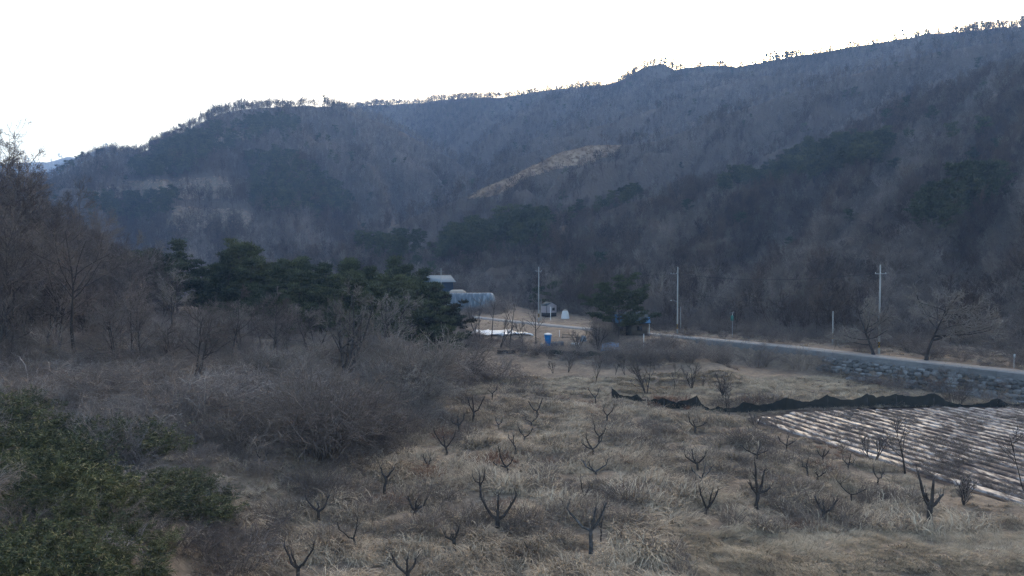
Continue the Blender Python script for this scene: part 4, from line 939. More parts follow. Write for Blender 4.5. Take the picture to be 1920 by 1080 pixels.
# young trees of the meadow and the field's edge
for i, (a, b_, c, lab, kw) in enumerate((
    (1212, 738, 655, "many-stemmed young tree standing behind the left part of the black net", dict(stems=5, t0=.15, r=.08, trop=.12, spread=.3, l1=.4, n1=8)),
    (1297, 728, 668, "vase-shaped young tree in the middle of the meadow", dict(stems=4, t0=.15, r=.07, trop=.12, spread=.3, l1=.4)),
    (1116, 720, 655, "pale young tree at the meadow's left end", dict(stems=2, r=.06, trop=.1)),
    (1263, 736, 675, "thin single-stemmed young tree between the two bushier ones in the meadow", dict(r=.05, n1=6, n2=3)),
    (1318, 726, 698, "very small young tree right of the vase-shaped tree", dict(stems=2, r=.04, n1=5, n2=4)),
    (1356, 750, 690, "bushy young tree just behind the black net", dict(stems=5, t0=.12, r=.06, trop=.1, l1=.45)),
    (1367, 778, 715, "thin young tree in front of the black net", dict(r=.05, stems=2, n1=6, n2=5)),
    (1153, 702, 668, "small sapling at the back of the meadow, nearest the farmhouse", dict(r=.04, stems=2)),
    (1172, 702, 660, "sapling with a forked stem at the back of the meadow", dict(r=.05, stems=2)),
    (1065, 698, 655, "dark sapling in front of the crates at the back of the orchard", dict(r=.05, stems=3)),
    (1038, 700, 668, "short sapling below the blue tank", dict(r=.05, stems=2)),
    (1637, 866, 800, "bushy young tree on the left edge of the mulched field", dict(r=.06, stems=3, t0=.2, trop=.1)),
    (1698, 888, 780, "tallest young tree with a curved trunk on the edge of the mulched field", dict(r=.09, lean=.25, n1=10, t0=.2, trop=.12, l1=.55)),
    (1806, 946, 880, "many-stemmed shrubby sapling on the near edge of the mulched field", dict(r=.035, stems=6, t0=.15, trop=.1)),
    (1925, 925, 775, "thin leaning tree at the right edge of the frame in the mulched field", dict(r=.05, lean=.28, n1=7, n2=4)),
    (1418, 800, 768, "small twiggy sapling at the far left corner of the mulched field", dict(r=.03, stems=3, n2=4)),
    (1085, 655, 610, "bushy grey tree left of the farmhouse", dict(r=.14, stems=4, t0=.15, spread=.8)),
    (1122, 655, 600, "rounded grey tree in front of the farmhouse's left wall", dict(r=.14, stems=4, t0=.15, spread=.8)))):
    d = dict(n1=7, n2=5, n3=4, n4=0, tw=.015, t0=.25, trop=.09, spread=.4, bark='darkbark'); d.update(kw)
    custom_tree(a, b_, c, lab, 660 + i, name="young_tree", **d)
# pale trees at the foot of the slope
for i, (a, d_, c, lab) in enumerate(((1040, 196, 488, "pale grey tree behind the grey cabin"), (1070, 200, 495, "pale grey tree right above the white wrapped cone"), (1235, 165, 490, "pale thin tree left of the second tall pole"), (1330, 160, 500, "pale tree on the slope right of the second tall pole"),
        (1445, 150, 512, "pale forked tree low on the slope, midway between the poles"), (1500, 150, 505, "pale many-limbed tree low on the slope left of the short pole"), (1210, 168, 500, "pale thin tree rising behind the spreading pine"))):
    x_ = (a - 960) / F * d_; z_ = max(Hs(x_, d_), 0); h = zt(c, d_) - z_
    tr, cr = bare_tree(700 + i, h * .92, .11, stems=2, n1=8, n2=6, n3=4, tw=.018, t0=.25, trop=.12, spread=.35)
    o = link("bare_tree", None, None, (x_, d_, z_)); tag(o, lab, "tree"); tr.build("trunk", M['pale_twig'], o); cr.build("crown", M['pale_twig'], o)

# ------------------------------------------------------------------ pines
NEARP = []
for i, (h, kw) in enumerate(((11, {}), (12, dict(n1=20)), (10, dict(spread=.42)), (9, dict(spread=.45, t0=.12)))):
    a = dict(n1=18, clump=11, tuft=44, size=.36, t0=.16, spread=.38); a.update(kw)
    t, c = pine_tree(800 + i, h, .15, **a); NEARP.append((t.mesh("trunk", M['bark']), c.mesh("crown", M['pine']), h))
TOP = np.array([(215, 475), (260, 466), (330, 468), (400, 492), (430, 480), (460, 455), (490, 480), (540, 488), (600, 492), (660, 499), (720, 503), (770, 512), (800, 525), (835, 552), (862, 590)], float)
r = np.random.default_rng(17)
spots = [(a, d_) for d_ in (137, 129, 121, 114) for a in np.arange(225 if d_ > 125 else 400, 850, 30)]
for a, d_ in spots:
    a += r.uniform(-14, 14); d_ = d_ + r.uniform(-4, 4); x_ = (a - 960) / F * d_; z_ = Hs(x_, d_)
    if 255 < a < 400 and d_ < 127: continue
    top = np.interp(a, TOP[:, 0], TOP[:, 1]) + (0 if d_ > 125 else (10 if d_ > 117 else 26)) + r.uniform(-3, 14)
    h = zt(top, d_) - z_; v = r.integers(0, 4)
    plant_tree("pine_tree", NEARP[v], (x_, d_, z_ - .1), r.uniform(0, 6), h / NEARP[v][2] / .98, "dense dark green pine in the copse behind the left bank", "pine", "pines of the copse on the left")
def lone_pine(px, d_, top, label, seed, leaf='pine', wide=1.0, base=None, **kw):
    x_ = (px - 960) / F * d_; z_ = Hs(x_, d_) if base is None else base; h = zt(top, d_) - z_
    a = dict(n1=18, clump=9, tuft=40, size=.42, t0=.2, spread=.4); a.update(kw)
    t, c = pine_tree(seed, h, .18, **a); o = link("pine_tree", None, None, (x_, d_, z_)); tag(o, label, "pine"); t.build("trunk", M['bark'], o); c.build("crown", M[leaf], o)
lone_pine(458, 124, 452, "tallest cone-shaped evergreen rising above the copse", 820, n1=26, t0=.1, spread=.3)
lone_pine(825, 116, 548, "browning rounded evergreen at the right end of the copse", 821, leaf='brownpine', t0=.08, spread=.55, n1=22)
lone_pine(795, 120, 530, "dark green rounded evergreen behind the browning one", 822, t0=.08, spread=.5, n1=22)
lone_pine(1160, 131, 540, "wide spreading pine with flat layered boughs in front of the blue farmhouse roof", 823, spread=.95, t0=.16, n1=30, clump=16, tuft=60, layered=.6)
lone_pine(1045, 200, 528, "dark evergreen behind the grey cabin", 824, t0=.05, spread=.5)
lone_pine(1075, 205, 535, "dark evergreen right behind the white wrapped cone", 825, t0=.05, spread=.5)
lone_pine(1005, 205, 540, "low dark evergreen left of the third tall pole", 826, t0=.05, spread=.5)

# ------------------------------------------------------------------ bamboo in the lower left corner
BAM = []
for i in range(4):
    cu, lf = leaf_clump(900 + i, leaves=210 + 20 * i); BAM.append((cu.mesh("culms", M['culm']), lf.mesh("leaves", M['bamboo'])))
def bamboo(px, top, d_, wide=1.0):
    x_ = (px - 960) / F * d_; z_ = Hs(x_, d_); h = zt(top, d_) - z_; v = int(RNG.integers(0, 4)); sc = max(h, 1.0) / 4.1
    o = link("bamboo_clump", None, None, (x_, d_, z_), RNG.uniform(0, 6), (sc * wide, sc * wide, sc)); tag(o, "dense dark green bamboo clump with arching leafy tops in the lower left corner", "bamboo", "bamboo clumps in the lower left corner")
    link("culms", BAM[v][0], o); link("leaves", BAM[v][1], o)
for d_, row in ((54, [(-60, 740), (-25, 742), (15, 738), (50, 745), (85, 755), (120, 775)]), (49, [(-50, 765), (10, 760), (70, 775), (120, 790), (195, 795), (245, 800), (290, 815), (325, 840)]), (44, [(-60, 810), (0, 805), (60, 810), (120, 825), (175, 845), (300, 880), (345, 888), (385, 900), (415, 925)]), (41, [(-50, 870), (10, 855), (75, 845), (130, 850), (190, 880), (270, 905), (330, 915), (370, 935), (405, 950)]),
        (38, [(-50, 900), (20, 885), (90, 875), (150, 885), (205, 915), (255, 940), (300, 960)]), (35, [(-60, 950), (0, 930), (60, 925), (130, 940), (185, 965), (240, 985), (285, 1000)]), (32, [(-70, 1000), (0, 985), (70, 985), (140, 1000), (210, 1020), (265, 1050)]), (29, [(-70, 1050), (0, 1040), (80, 1040), (160, 1060)])):
    for a, t_ in row: bamboo(a + RNG.uniform(-8, 8), t_ + RNG.uniform(-6, 6), d_, 1.5 if a > 250 else 1.1)
# ------------------------------------------------------------------ pruned fruit trees of the old orchard
def fruit_tree(bx, by, tips, label, fork=.42, th=1.0, pale=False, twigs=2):
    p = ground(bx, by); s = p[1] / F / .94; rng = np.random.default_rng(int(bx * 7 + by))
    root = empty("pruned_fruit_tree", p); tag(root, label, "fruit tree")
    T = [((tx - bx) * s, (by - ty) * s) for tx, ty in tips]; hm = max(z for _, z in T); xm = sum(x for x, _ in T) / len(T)
    fz, fx = hm * fork, xm * .3; r0 = (.052 + .021 * hm) * th
    def wob(P, a): P = np.array(P, float); P[1:-1] += rng.normal(0, a, (len(P) - 2, 3)); return P
    tp = wob([(0, 0, -.25), (fx * .1, .02, fz * .3), (fx * .6, 0, fz * .7), (fx, 0, fz)], .025)
    rr = np.array([r0 * 1.5, r0 * 1.02, r0, r0 * 1.12]) * rng.uniform(.93, 1.1, 4)
    bm_ = M['palebark'] if pale else M['darkbark']
    m = MB(); m.tubes(tp, rr, 8, .5, cap=True); m.build("trunk", bm_, root, smooth=True)
    for x, z in T:
        yo = rng.normal(0, .3) * max(.35, abs(x - fx)); h = z - fz
        if h < .05: h = .05
        P = wob([(fx, 0, fz - .06), (fx + (x - fx) * .35, yo * .35, fz + h * .16), (fx + (x - fx) * .66, yo * .7, fz + h * .46), (fx + (x - fx) * .88, yo, fz + h * .76), (x, yo * 1.05, z)], .035)
        R = np.array([.88, .70, .60, .50, .40]) * r0 * rng.uniform(.9, 1.12, 5)
        m = MB(); m.tubes(P, R, 7, rng.uniform(.3, .7), cap=True)
        for _ in range(twigs + rng.integers(3, 8)):             # short pruned spurs and a few water shoots
            k = rng.integers(1, 5); q = P[k] + rng.normal(0, .02, 3); d = norm(rng.normal(0, .6, 3) + [np.sign(x - fx) * .2, 0, .7]); l = rng.choice([.10, .16, .3, .5], p=[.25, .3, .28, .17]) * rng.uniform(.8, 1.3)
            m.tubes([q, q + d * l * .5, q + d * l + [0, 0, .06 * l]], [R[k] * .42, R[k] * .3, R[k] * .16], 5, .5, cap=True)
        for _ in range(rng.integers(2, 6)):
            k = rng.integers(2, 5); q = P[k]; d = norm(rng.normal(0, .35, 3) + [np.sign(x - fx) * .15, 0, 1]); l = rng.uniform(.3, .8)
            m.tubes([q, q + d * l * .5, q + d * l + rng.normal(0, .05, 3)], [.016, .012, .006], 4, .7)
        m.build("limb", bm_, root, smooth=True)
    return root
F_T = [
 (935, 804, [(930, 786), (941, 790)], "tiny forked stub between the orchard's first and second rows", .4, .8, 0),
 (1475, 846, [(1462, 822), (1477, 815), (1489, 826)], "thin-limbed pruned tree below the far left corner of the field", .35, .7, 0),
 (1590, 882, [(1578, 858), (1594, 852), (1602, 862)], "thin-limbed pruned tree in the brush beside the field's edge", .35, .7, 0),
 (923, 750, [(915, 732), (933, 725)], "small forked pruned tree at the far left of the orchard", .5, .8, 0),
 (887, 792, [(878, 750), (886, 745), (908, 744)], "pruned tree with one long limb to the right, at the far left of the orchard", .4, 1, 0),
 (861, 818, [(847, 790), (858, 782), (872, 777)], "pruned tree with a broad dark fork on the orchard's left side", .5, 1.1, 0),
 (837, 852, [(815, 806), (832, 820), (853, 813)], "pruned tree with three spread limbs above the left grass slope", .3, .9, 0),
 (983, 829, [(972, 801), (999, 802)], "U-shaped pruned tree in the second orchard row", .35, .9, 0),
 (969, 853, [(954, 816), (963, 817)], "slim pruned tree with two short upright limbs", .45, .75, 0),
 (1008, 783, [(991, 753), (1016, 750)], "pruned tree beside the reddish weeds, far in the second row", .4, 1, 0),
 (996, 800, [(985, 786), (1008, 780)], "short pruned tree just below the one by the reddish weeds", .4, .9, 0),
 (953, 892, [(926, 865), (936, 843), (961, 860)], "slender pruned tree with wispy water shoots in the second row", .35, .8, 0),
 (722, 925, [(713, 880), (741, 874)], "lone pruned tree with a hooked right limb at the orchard's left edge", .6, 1.1, 0),
 (803, 885, [(795, 854), (807, 862)], "small dark pruned tree in a clump of brown weeds, left row", .4, .8, 0),
 (778, 972, [(766, 930), (782, 938), (800, 937)], "stout short pruned tree in the left foreground row", .35, 1.4, 0),
 (902, 932, [(887, 895), (900, 893), (908, 887)], "upright pruned tree just behind the largest V-shaped one", .45, .9, 0),
 (932, 990, [(903, 938), (935, 932), (966, 931)], "largest pruned tree, a wide dark V with a third limb, at the orchard's centre", .28, 1.5, 0),
 (1118, 890, [(1091, 863), (1104, 866), (1145, 864)], "pale-barked pruned tree forking low into a wide Y", .25, 1.0, 1),
 (1113, 856, [(1093, 833), (1100, 823), (1127, 820)], "dark pruned tree standing right behind the pale wide Y", .4, 1, 0),
 (1123, 830, [(1114, 797), (1135, 802)], "pruned tree with two raised limbs in the third row", .35, .85, 0),
 (1138, 790, [(1131, 765), (1150, 762)], "pruned tree at the far end of the third row", .4, .9, 0),
 (1117, 756, [(1104, 729), (1122, 731)], "pruned tree at the orchard's back, below the meadow's left end", .4, .8, 0),
 (1203, 754, [(1193, 740), (1206, 741)], "bent little pruned tree under the left end of the black net", .4, .7, 0),
 (1096, 937, [(1088, 900), (1104, 911)], "two bare upright stubs in the third row", .2, .7, 0),
 (1108, 1040, [(1066, 957), (1117, 955), (1136, 948)], "tall pruned tree with a pale limb bent far left, front of the third row", .5, .95, 1),
 (1127, 1015, [(1124, 984), (1129, 982)], "short stub beside the tall tree with the pale bent limb", .6, .6, 0),
 (666, 1030, [(640, 984), (672, 970)], "thin V-shaped pruned tree in the left foreground", .35, .6, 0),
 (852, 1033, [(837, 1001), (848, 1005), (860, 991)], "stocky pruned tree with a ragged top in the front row", .5, 1.3, 0),
 (766, 1092, [(738, 1037), (764, 1050), (778, 1050)], "pruned tree cut by the bottom edge, left of the ragged-topped one", .3, 1.2, 0),
 (598, 976, [(573, 934), (597, 945), (617, 931)], "Y-shaped pruned tree beside the bamboo", .4, 1.1, 0),
 (560, 1082, [(532, 1024), (548, 1035), (588, 1021)], "wide V-shaped pruned tree at the bottom edge, next to the bamboo", .3, 1.1, 0),
 (497, 882, [(480, 842), (500, 852), (530, 866)], "dead crooked pruned tree in the vines above the bamboo", .4, .8, 0),
 (1308, 882, [(1285, 852), (1297, 848), (1321, 853)], "black pruned tree with a cupped fork in the fourth row", .4, 1.1, 0),
 (1315, 907, [(1298, 880), (1322, 877), (1339, 877)], "pruned tree right below the one with the cupped fork", .35, 1, 1),
 (1303, 815, [(1290, 780), (1300, 790), (1322, 793)], "pruned tree hidden in weeds at the far end of the fourth row", .4, .9, 0),
 (1418, 955, [(1405, 905), (1413, 869), (1433, 888), (1444, 916)], "tallest many-limbed pruned tree in the fifth row", .35, 1.05, 0),
 (1419, 870, [(1393, 838), (1424, 831), (1440, 848)], "pruned tree with level side limbs behind the tallest one of the fifth row", .45, .9, 0),
 (1322, 967, [(1313, 921), (1332, 925), (1345, 920)], "V-shaped pruned tree wrapped in dark brambles, front of the fourth row", .3, 1.1, 0),
 (1543, 982, [(1530, 934), (1545, 945), (1570, 939)], "pruned tree with one limb held out to the right, by the mown strip", .45, 1.05, 0),
 (1597, 940, [(1570, 902), (1618, 915)], "thin pruned tree with two flat arching limbs", .35, .6, 0),
 (1515, 892, [(1505, 874), (1513, 865)], "slanting pruned stub in tall grass of the sixth row", .5, .9, 0),
 (1533, 899, [(1528, 885), (1546, 883)], "small pruned tree leaning right, next to the slanting stub", .4, .9, 0),
 (1543, 865, [(1532, 846), (1544, 848), (1554, 845)], "small forked pruned tree nearest the field in the sixth row", .4, .9, 0),
 (1742, 985, [(1725, 893), (1738, 930), (1748, 902), (1768, 930)], "tall thick pruned tree with raised limbs at the right of the orchard", .38, 1.3, 0),
 (1647, 910, [(1638, 883), (1654, 885)], "stubby pruned tree half sunk in grass near the field's edge", .5, .9, 0),
]
for bx, by, tips, lab, fk, th, pl in F_T: fruit_tree(bx, by, tips, lab, fk, th, bool(pl))

# ------------------------------------------------------------------ black net fence
NPT = [(1147, 748, 22), (1196, 756, 15), (1245, 765, 18), (1306, 768, 26), (1346, 774, 12), (1393, 774, 20), (1474, 769, 24), (1552, 766, 26), (1626, 763, 25), (1681, 763, 25), (1751, 762, 26), (1800, 764, 6), (1870, 764, 18), (1935, 762, 14)]
root = empty("net_fence", ground(1500, 766)); tag(root, "sagging black shade net strung on short posts between meadow and field", "fence")
base = [ground(a, b_) for a, b_, _ in NPT]; off = np.array(root.location)
for i, p in enumerate(base):
    hh = NPT[i][2] * p[1] / F
    MB().tubes([p - off + [0, .04, -.2], p - off + [0, .04, hh + .06]], [.035, .03], 6, .5, cap=True).build("post", M['palebark'], root)
for i in range(len(base) - 1):
    a, b_ = base[i], base[i + 1]; ha, hb = NPT[i][2] * a[1] / F, NPT[i + 1][2] * b_[1] / F
    n = 14; f = np.linspace(0, 1, n); G = []
    for v in np.linspace(0, 1, 5):
        x_ = a[0] + (b_[0] - a[0]) * f; y_ = a[1] + (b_[1] - a[1]) * f + .10 * np.sin(f * 19 + i) * v * (1 - v) * 2 + .05 * RNG.normal(0, 1, n) * (1 - v)
        top = ha + (hb - ha) * f - RNG.uniform(.3, .75) * np.sin(np.pi * f) ** RNG.uniform(.7, 1.4) * min(ha, hb, .8) - RNG.uniform(.02, .2) * np.sin(np.pi * f) + .05 * RNG.normal(0, 1, n)
        z_ = H(x_, y_) + np.maximum(top, .12) * v - .03 * (1 - v); G.append(np.column_stack([x_, y_, z_]))
    MB().grid(np.array(G) - off).build("net_panel", M['net'], root, smooth=True)

# ------------------------------------------------------------------ poles and lines
def pole(px, py, top, label, arm=None, band=True, r=.17, lamp=False):
    p = at_z(px, py, 0.0); p[2] = max(Hs(p[0], p[1]), 0) - .02; h = (py - top) * p[1] / F + (0 - p[2])
    root = empty("utility_pole", p); tag(root, label, "pole")
    MB().tubes([(0, 0, -.3), (0, 0, h * .5), (0, 0, h)], [r, r * .8, r * .58], 12, .5, cap=True).build("shaft", M['polecon'], root, smooth=True)
    if band:
        MB().tubes([(0, 0, 1.0), (0, 0, 1.9)], [r + .012, r + .006], 12, .5).build("hazard_band", M['yellow'], root, smooth=True)
        for q in range(4):
            a = np.linspace(0, 2.4, 9); R = r + .02; lo_ = np.stack([np.cos(a + q * 1.57) * R, np.sin(a + q * 1.57) * R, 1.02 + a * .28], 1); up = lo_ + [0, 0, .3]
            MB().grid(np.stack([lo_, up])).build("band_stripe", M['black'], root)
    if arm:
        za, wd, sh = arm; ar = MB().box((sh, -.12, za), (wd, .09, .09)).build("crossarm", M['steel'], root)
        for q in (-.45, 0, .45) if sh == 0 else (-.45, -.1, .3):
            MB().lathe([(.0, .17), (.05, .16), (.055, .1), (.035, .08), (.055, .05), (.02, .0)], 8, (sh + q * wd, -.12, za + .05)).build("insulator", M['white'], ar)
    if lamp:
        l = MB().tubes([(0, 0, h * .47), (-.7, -.1, h * .5), (-1.25, -.15, h * .5)], [.03, .03, .03], 6).build("lamp_arm", M['steel'], root)
        MB().lathe([(.0, .09), (.12, .05), (.17, -.02), (.1, -.08), (0, -.1)], 12, (-1.35, -.15, h * .5 - .02)).build("lamp_head", M['white'], l, smooth=True)
    return np.array(p), h, root
p1, h1, _ = pole(1648, 664, 496, "tallest concrete pole with a crossarm and hazard stripes, right of the short pole", arm=(12.4, 1.75, 0))
p2, h2, _ = pole(1270, 626, 500, "concrete pole with a street lamp and a one-sided arm, right of the farmhouse", arm=(12.0, 1.5, -.7), lamp=True)
p3, h3, _ = pole(1010, 603, 500, "concrete pole left of the grey cabin", arm=(12.3, 1.5, 0))
p4, h4, _ = pole(1561, 648, 583, "short concrete pole with hazard stripes between the two taller roadside poles", r=.13)
p5, h5, _ = pole(1276, 622, 575, "slim short pole right beside the street lamp pole", band=False, r=.09)
p6, h6, _ = pole(1014.5, 602, 560, "slim short pole right beside the pole at the grey cabin", band=False, r=.09)
d7 = 222; p7 = np.array([(827 - 960) / F * d7, d7, 0.0]); p7[2] = Hs(p7[0], p7[1])
root = empty("utility_pole", p7); tag(root, "far pole with a crossarm in front of the blue house", "pole"); h7 = zt(502, d7) - p7[2]
MB().tubes([(0, 0, -.3), (0, 0, h7)], [.17, .1], 10, .5, cap=True).build("shaft", M['polecon'], root, smooth=True); MB().box((0, -.12, h7 - 1.2), (2.0, .09, .09)).build("crossarm", M['steel'], root)
def wire(a, b_, sag, label, r=.022):
    f = np.linspace(0, 1, 17)[:, None]; P = a * (1 - f) + b_ * f; P[:, 2] -= sag * 4 * f[:, 0] * (1 - f[:, 0])
    return tag(MB().tubes(P, np.full(17, r), 4).build("power_line", M['wire']), label, "cable")
up = lambda p, z, x=0.0: p + np.array([x, 0, z])
wire(up(p1, 12.55, -.6), up(p2, 12.15, -1.2), 1.2, "upper left power line between the tallest pole and the street lamp pole")
wire(up(p1, 12.55, .6), up(p2, 12.15, -.3), 1.2, "upper right power line between the tallest pole and the street lamp pole")
wire(up(p2, 12.15, -.7), up(p3, 12.45), 1.2, "power line between the street lamp pole and the pole at the cabin")
wire(up(p4, h4 - .2), up(p2, 6.6), .7, "low telephone line from the short striped pole to the street lamp pole", .018)
wire(up(p1, 9.0), up(p2, 8.4), 1.3, "lower telephone cable between the tallest pole and the street lamp pole", .022)
wire(up(p3, 12.45, .5), up(p7, h7 - 1.1), 1.4, "power line from the pole at the cabin to the far pole at the blue house")

# small post with a green box, sign post by the road
q = at_z(1373, 633, 0.0); q[2] = max(Hs(q[0], q[1]), 0); root = empty("signal_post", q); tag(root, "thin roadside post carrying a small green box", "post")
MB().tubes([(0, 0, -.2), (0, 0, 4.6)], [.05, .045], 8, cap=True).build("shaft", M['steel'], root, smooth=True); MB().box((-.1, -.12, 3.6), (.55, .22, 1.0), taper=.85).build("green_box", M['greenpaint'], root); MB().tubes([(-.6, -.05, 4.5), (.3, -.05, 4.7)], [.03, .03], 6).build("top_bar", M['steel'], root)
q = at_z(1901, 691, 0.0); q[2] = max(Hs(q[0], q[1]), 0); root = empty("sign_post", q); tag(root, "small grey sign on a thin post by the road at the right edge", "sign")
MB().tubes([(0, 0, -.2), (0, 0, 1.9)], [.035, .035], 8, cap=True).build("post", M['steel'], root); MB().box((0, -.05, 1.6), (.26, .03, .55)).build("sign_plate", M['steel'], root)

# ------------------------------------------------------------------ buildings and the farmyard
def gable(mb_w, mb_r, w_, l_, hw, hr, over=.35, th=.12):
    """walls with two gables facing -Y and +Y, roof ridge along Y"""
    x, y = w_ / 2, l_ / 2
    V = [(-x, -y, 0), (x, -y, 0), (x, y, 0), (-x, y, 0), (-x, -y, hw), (x, -y, hw), (x, y, hw), (-x, y, hw), (0, -y, hw + hr), (0, y, hw + hr)]
    mb_w.add(V, q=[(0, 1, 5, 4), (1, 2, 6, 5), (2, 3, 7, 6), (3, 0, 4, 7)], t=[(4, 5, 8), (6, 7, 9)])
    sl = hr / x
    for sg in (-1, 1):
        X, Yo = sg * (x + over), y + over; zb = hw - over * sl + .03; zr = hw + hr + .03
        P = np.array([(0, -Yo, zr), (X, -Yo, zb), (X, Yo, zb), (0, Yo, zr)]); Q = P + [0, 0, th]
        mb_r.add(np.concatenate([P, Q]), q=[(0, 3, 2, 1), (4, 5, 6, 7), (0, 1, 5, 4), (1, 2, 6, 5), (2, 3, 7, 6), (3, 0, 4, 7)])

# blue house with a pale roof
d_ = 234; x_ = (820 - 960) / F * d_; z_ = Hs(x_, d_); root = empty("house", (x_, d_, z_), rad(-62)); tag(root, "dark blue house with a pale metal roof behind the copse", "house")
zr, ze = zt(517, d_) - z_, zt(527, d_) - z_; W_, R_ = MB(), MB(); gable(W_, R_, 7.0, 8.6, ze, zr - ze, .7)
W_.build("wall", M['bluewall'], root); R_.build("roof", M['paleroof'], root)
for xx_ in (-1.7, 1.7):
    wn_ = MB().box((xx_, -4.33, ze * .55), (1.1, .08, 1.2)).build("window", M['white'], root); MB().box((xx_, -4.38, ze * .55), (.9, .05, 1.0)).build("pane", M['glass'], wn_)
MB().box((3.53, 1.0, 1.05), (.08, .95, 2.1)).build("door", M['wood'], root)
d_ = 228; x_ = (792 - 960) / F * d_; z_ = Hs(x_, d_); root = empty("annex", (x_, d_, z_)); tag(root, "small flat-roofed annex with a pale roof left of the blue house", "shed"); hh = zt(521, d_) - z_
MB().box((0, 0, hh / 2), (4.4, 4, hh)).build("wall", M['bluewall'], root); MB().box((0, 0, hh + .08), (5.2, 4.8, .18)).build("roof", M['paleroof'], root)
d_ = 216; x_ = (857 - 960) / F * d_; z_ = Hs(x_, d_); root = empty("shed", (x_, d_, z_)); tag(root, "low shed with a beige roof between blue house and plastic tunnel", "shed"); hh = zt(549, d_) - z_
MB().box((0, 0, hh / 2), (5.0, 4, hh)).build("wall", M['wood'], root); MB().box((0, -.2, hh + .5), (5.8, 5.0, .9), taper=.55).build("roof", M['beigeroof'], root)
# plastic tunnel
d_ = 205; x0_, x1_ = (846 - 960) / F * d_, (921 - 960) / F * d_; z_ = min(Hs(x0_, d_), Hs(x1_, d_)); zt_ = zt(549, d_); hh = zt_ - z_; L_ = x1_ - x0_
root = empty("plastic_tunnel", ((x0_ + x1_) / 2, d_, z_)); tag(root, "silvery plastic tunnel greenhouse with a rounded roof in front of the shed", "greenhouse")
a = np.linspace(0, math.pi, 17); wv = 2.6
sec = np.stack([np.cos(a) * wv, np.minimum(np.sin(a) ** .8, 1) * hh], 1)
G = np.array([[(x, -s0 * (1 if True else 1), s1 + .03 * math.sin(x * 5 + k)) for k, (s0, s1) in enumerate(sec)] for x in np.linspace(-L_ / 2, L_ / 2, 24)])
MB().grid(G).build("film_cover", M['film'], root, smooth=True)
for sg in (-1, 1):
    G = np.array([[(sg * (L_ / 2 + 1.5 * math.sin(q)), -s0 * math.cos(q) ** .7, s1 * math.cos(q) ** .7) for s0, s1 in sec] for q in np.linspace(0, 1.5, 8)])
    MB().grid(G).build("end_panel", M['film'], root, smooth=True)
for x in np.linspace(-L_ / 2 + .1, L_ / 2 - .1, 9):
    MB().tubes([(x, -s0 * 1.015, s1 * 1.012 + .02) for s0, s1 in sec], [.05] * 17, 5).build("hoop", M['crate'], root)
# grey cabin on its dark base
d_ = 182; x_ = (1029 - 960) / F * d_; z_ = Hs(x_, d_); zb = zt(590.5, d_); root = empty("cabin", (x_, d_, z_), rad(32)); tag(root, "small pinkish grey cabin with a dark gable roof on a dark base", "cabin")
hb = max(zt(586, d_) - z_, .6); hw_ = zt(572.5, d_) - z_ - hb; hr_ = zt(567, d_) - z_ - hb - hw_
MB().box((0, 0, hb / 2), (3.1, 2.6, hb)).build("base", M['black'], root)
W_, R_ = MB(), MB(); gable(W_, R_, 3.2, 2.7, hw_, hr_, .12, .10)
o = W_.build("wall", M['greywall'], root, loc=(0, 0, hb)); R_.build("roof", M['darkroof'], root, loc=(0, 0, hb))
f_ = MB().box((.55, -1.38, hb + hw_ * .5), (.75, .06, .75)).build("window", M['black'], root); MB().box((.55, -1.42, hb + hw_ * .5), (.6, .04, .6)).build("pane", M['glass'], f_)
for xx_, yy_ in ((1.62, -1.37), (-1.62, -1.37), (1.62, 1.37)): MB().box((xx_, yy_, hb + hw_ / 2), (.09, .09, hw_)).build("corner_trim", M['black'], root)
MB().box((1.63, .1, hb + hw_ * .48), (.06, .8, hw_ * .85)).build("door", M['darkroof'], root)
q = np.array([(1032.5 - 960) / F * 172, 172, 0]); q[2] = Hs(q[0], q[1]); tag(MB().tubes([(0, 0, -.2), (0, 0, zt(575.5, 172) - q[2])], [.075, .07], 8, cap=True).build("white_post", M['white'], loc=q), "thin white post in front of the grey cabin", "post")
# white wrapped cone
d_ = 175; x_ = (1060 - 960) / F * d_; z_ = Hs(x_, d_); hh = zt(581, d_) - z_
n = 20; prof = [(1.05, 0), (.95, .25), (.85, .5), (.74, .75), (.62, .88), (.35, .97), (.02, 1.0)]
P = np.array([[(r_ * (1 + .07 * math.sin(k * 2.5 + z * 4)) * math.cos(k * 2 * math.pi / n), r_ * (1 + .07 * math.sin(k * 2.5 + z * 4)) * math.sin(k * 2 * math.pi / n), z * hh) for k in range(n + 1)] for r_, z in prof])
root = empty("wrapped_stack", (x_, d_, z_)); tag(root, "white sheet-wrapped cone-shaped stack beside the grey cabin", "stack")
MB().grid(P).build("wrapping", M['whitesheet'], root, smooth=True); MB().lathe([(.6, hh * .80), (.62, hh * .9), (.4, hh * 1.0), (0, hh * 1.04)], 14).build("top_cover", M['beigeroof'], root, smooth=True)
# farmhouse under the pine
d_ = 138; x_ = (1180 - 960) / F * d_; z_ = Hs(x_, d_); root = empty("farmhouse", (x_, d_, z_), rad(4)); tag(root, "low farmhouse with a patched blue roof half hidden by the spreading pine", "house")
hw_, hr_ = 2.5, 1.9
MB().box((0, 0, hw_ / 2), (6.4, 4.2, hw_)).build("wall", M['wood'], root)
rf = MB(); rf.add([(-3.7, -2.8, 2.35), (3.7, -2.8, 2.35), (3.7, 0, 4.3), (-3.7, 0, 4.3), (-3.7, -2.8, 2.47), (3.7, -2.8, 2.47), (3.7, 0, 4.42), (-3.7, 0, 4.42), (-3.7, 2.8, 2.35), (3.7, 2.8, 2.35), (-3.7, 2.8, 2.47), (3.7, 2.8, 2.47)], q=[(0, 3, 2, 1), (4, 5, 6, 7), (0, 1, 5, 4), (1, 2, 6, 5), (0, 4, 7, 3), (8, 9, 2, 3), (7, 6, 11, 10), (9, 8, 10, 11)])
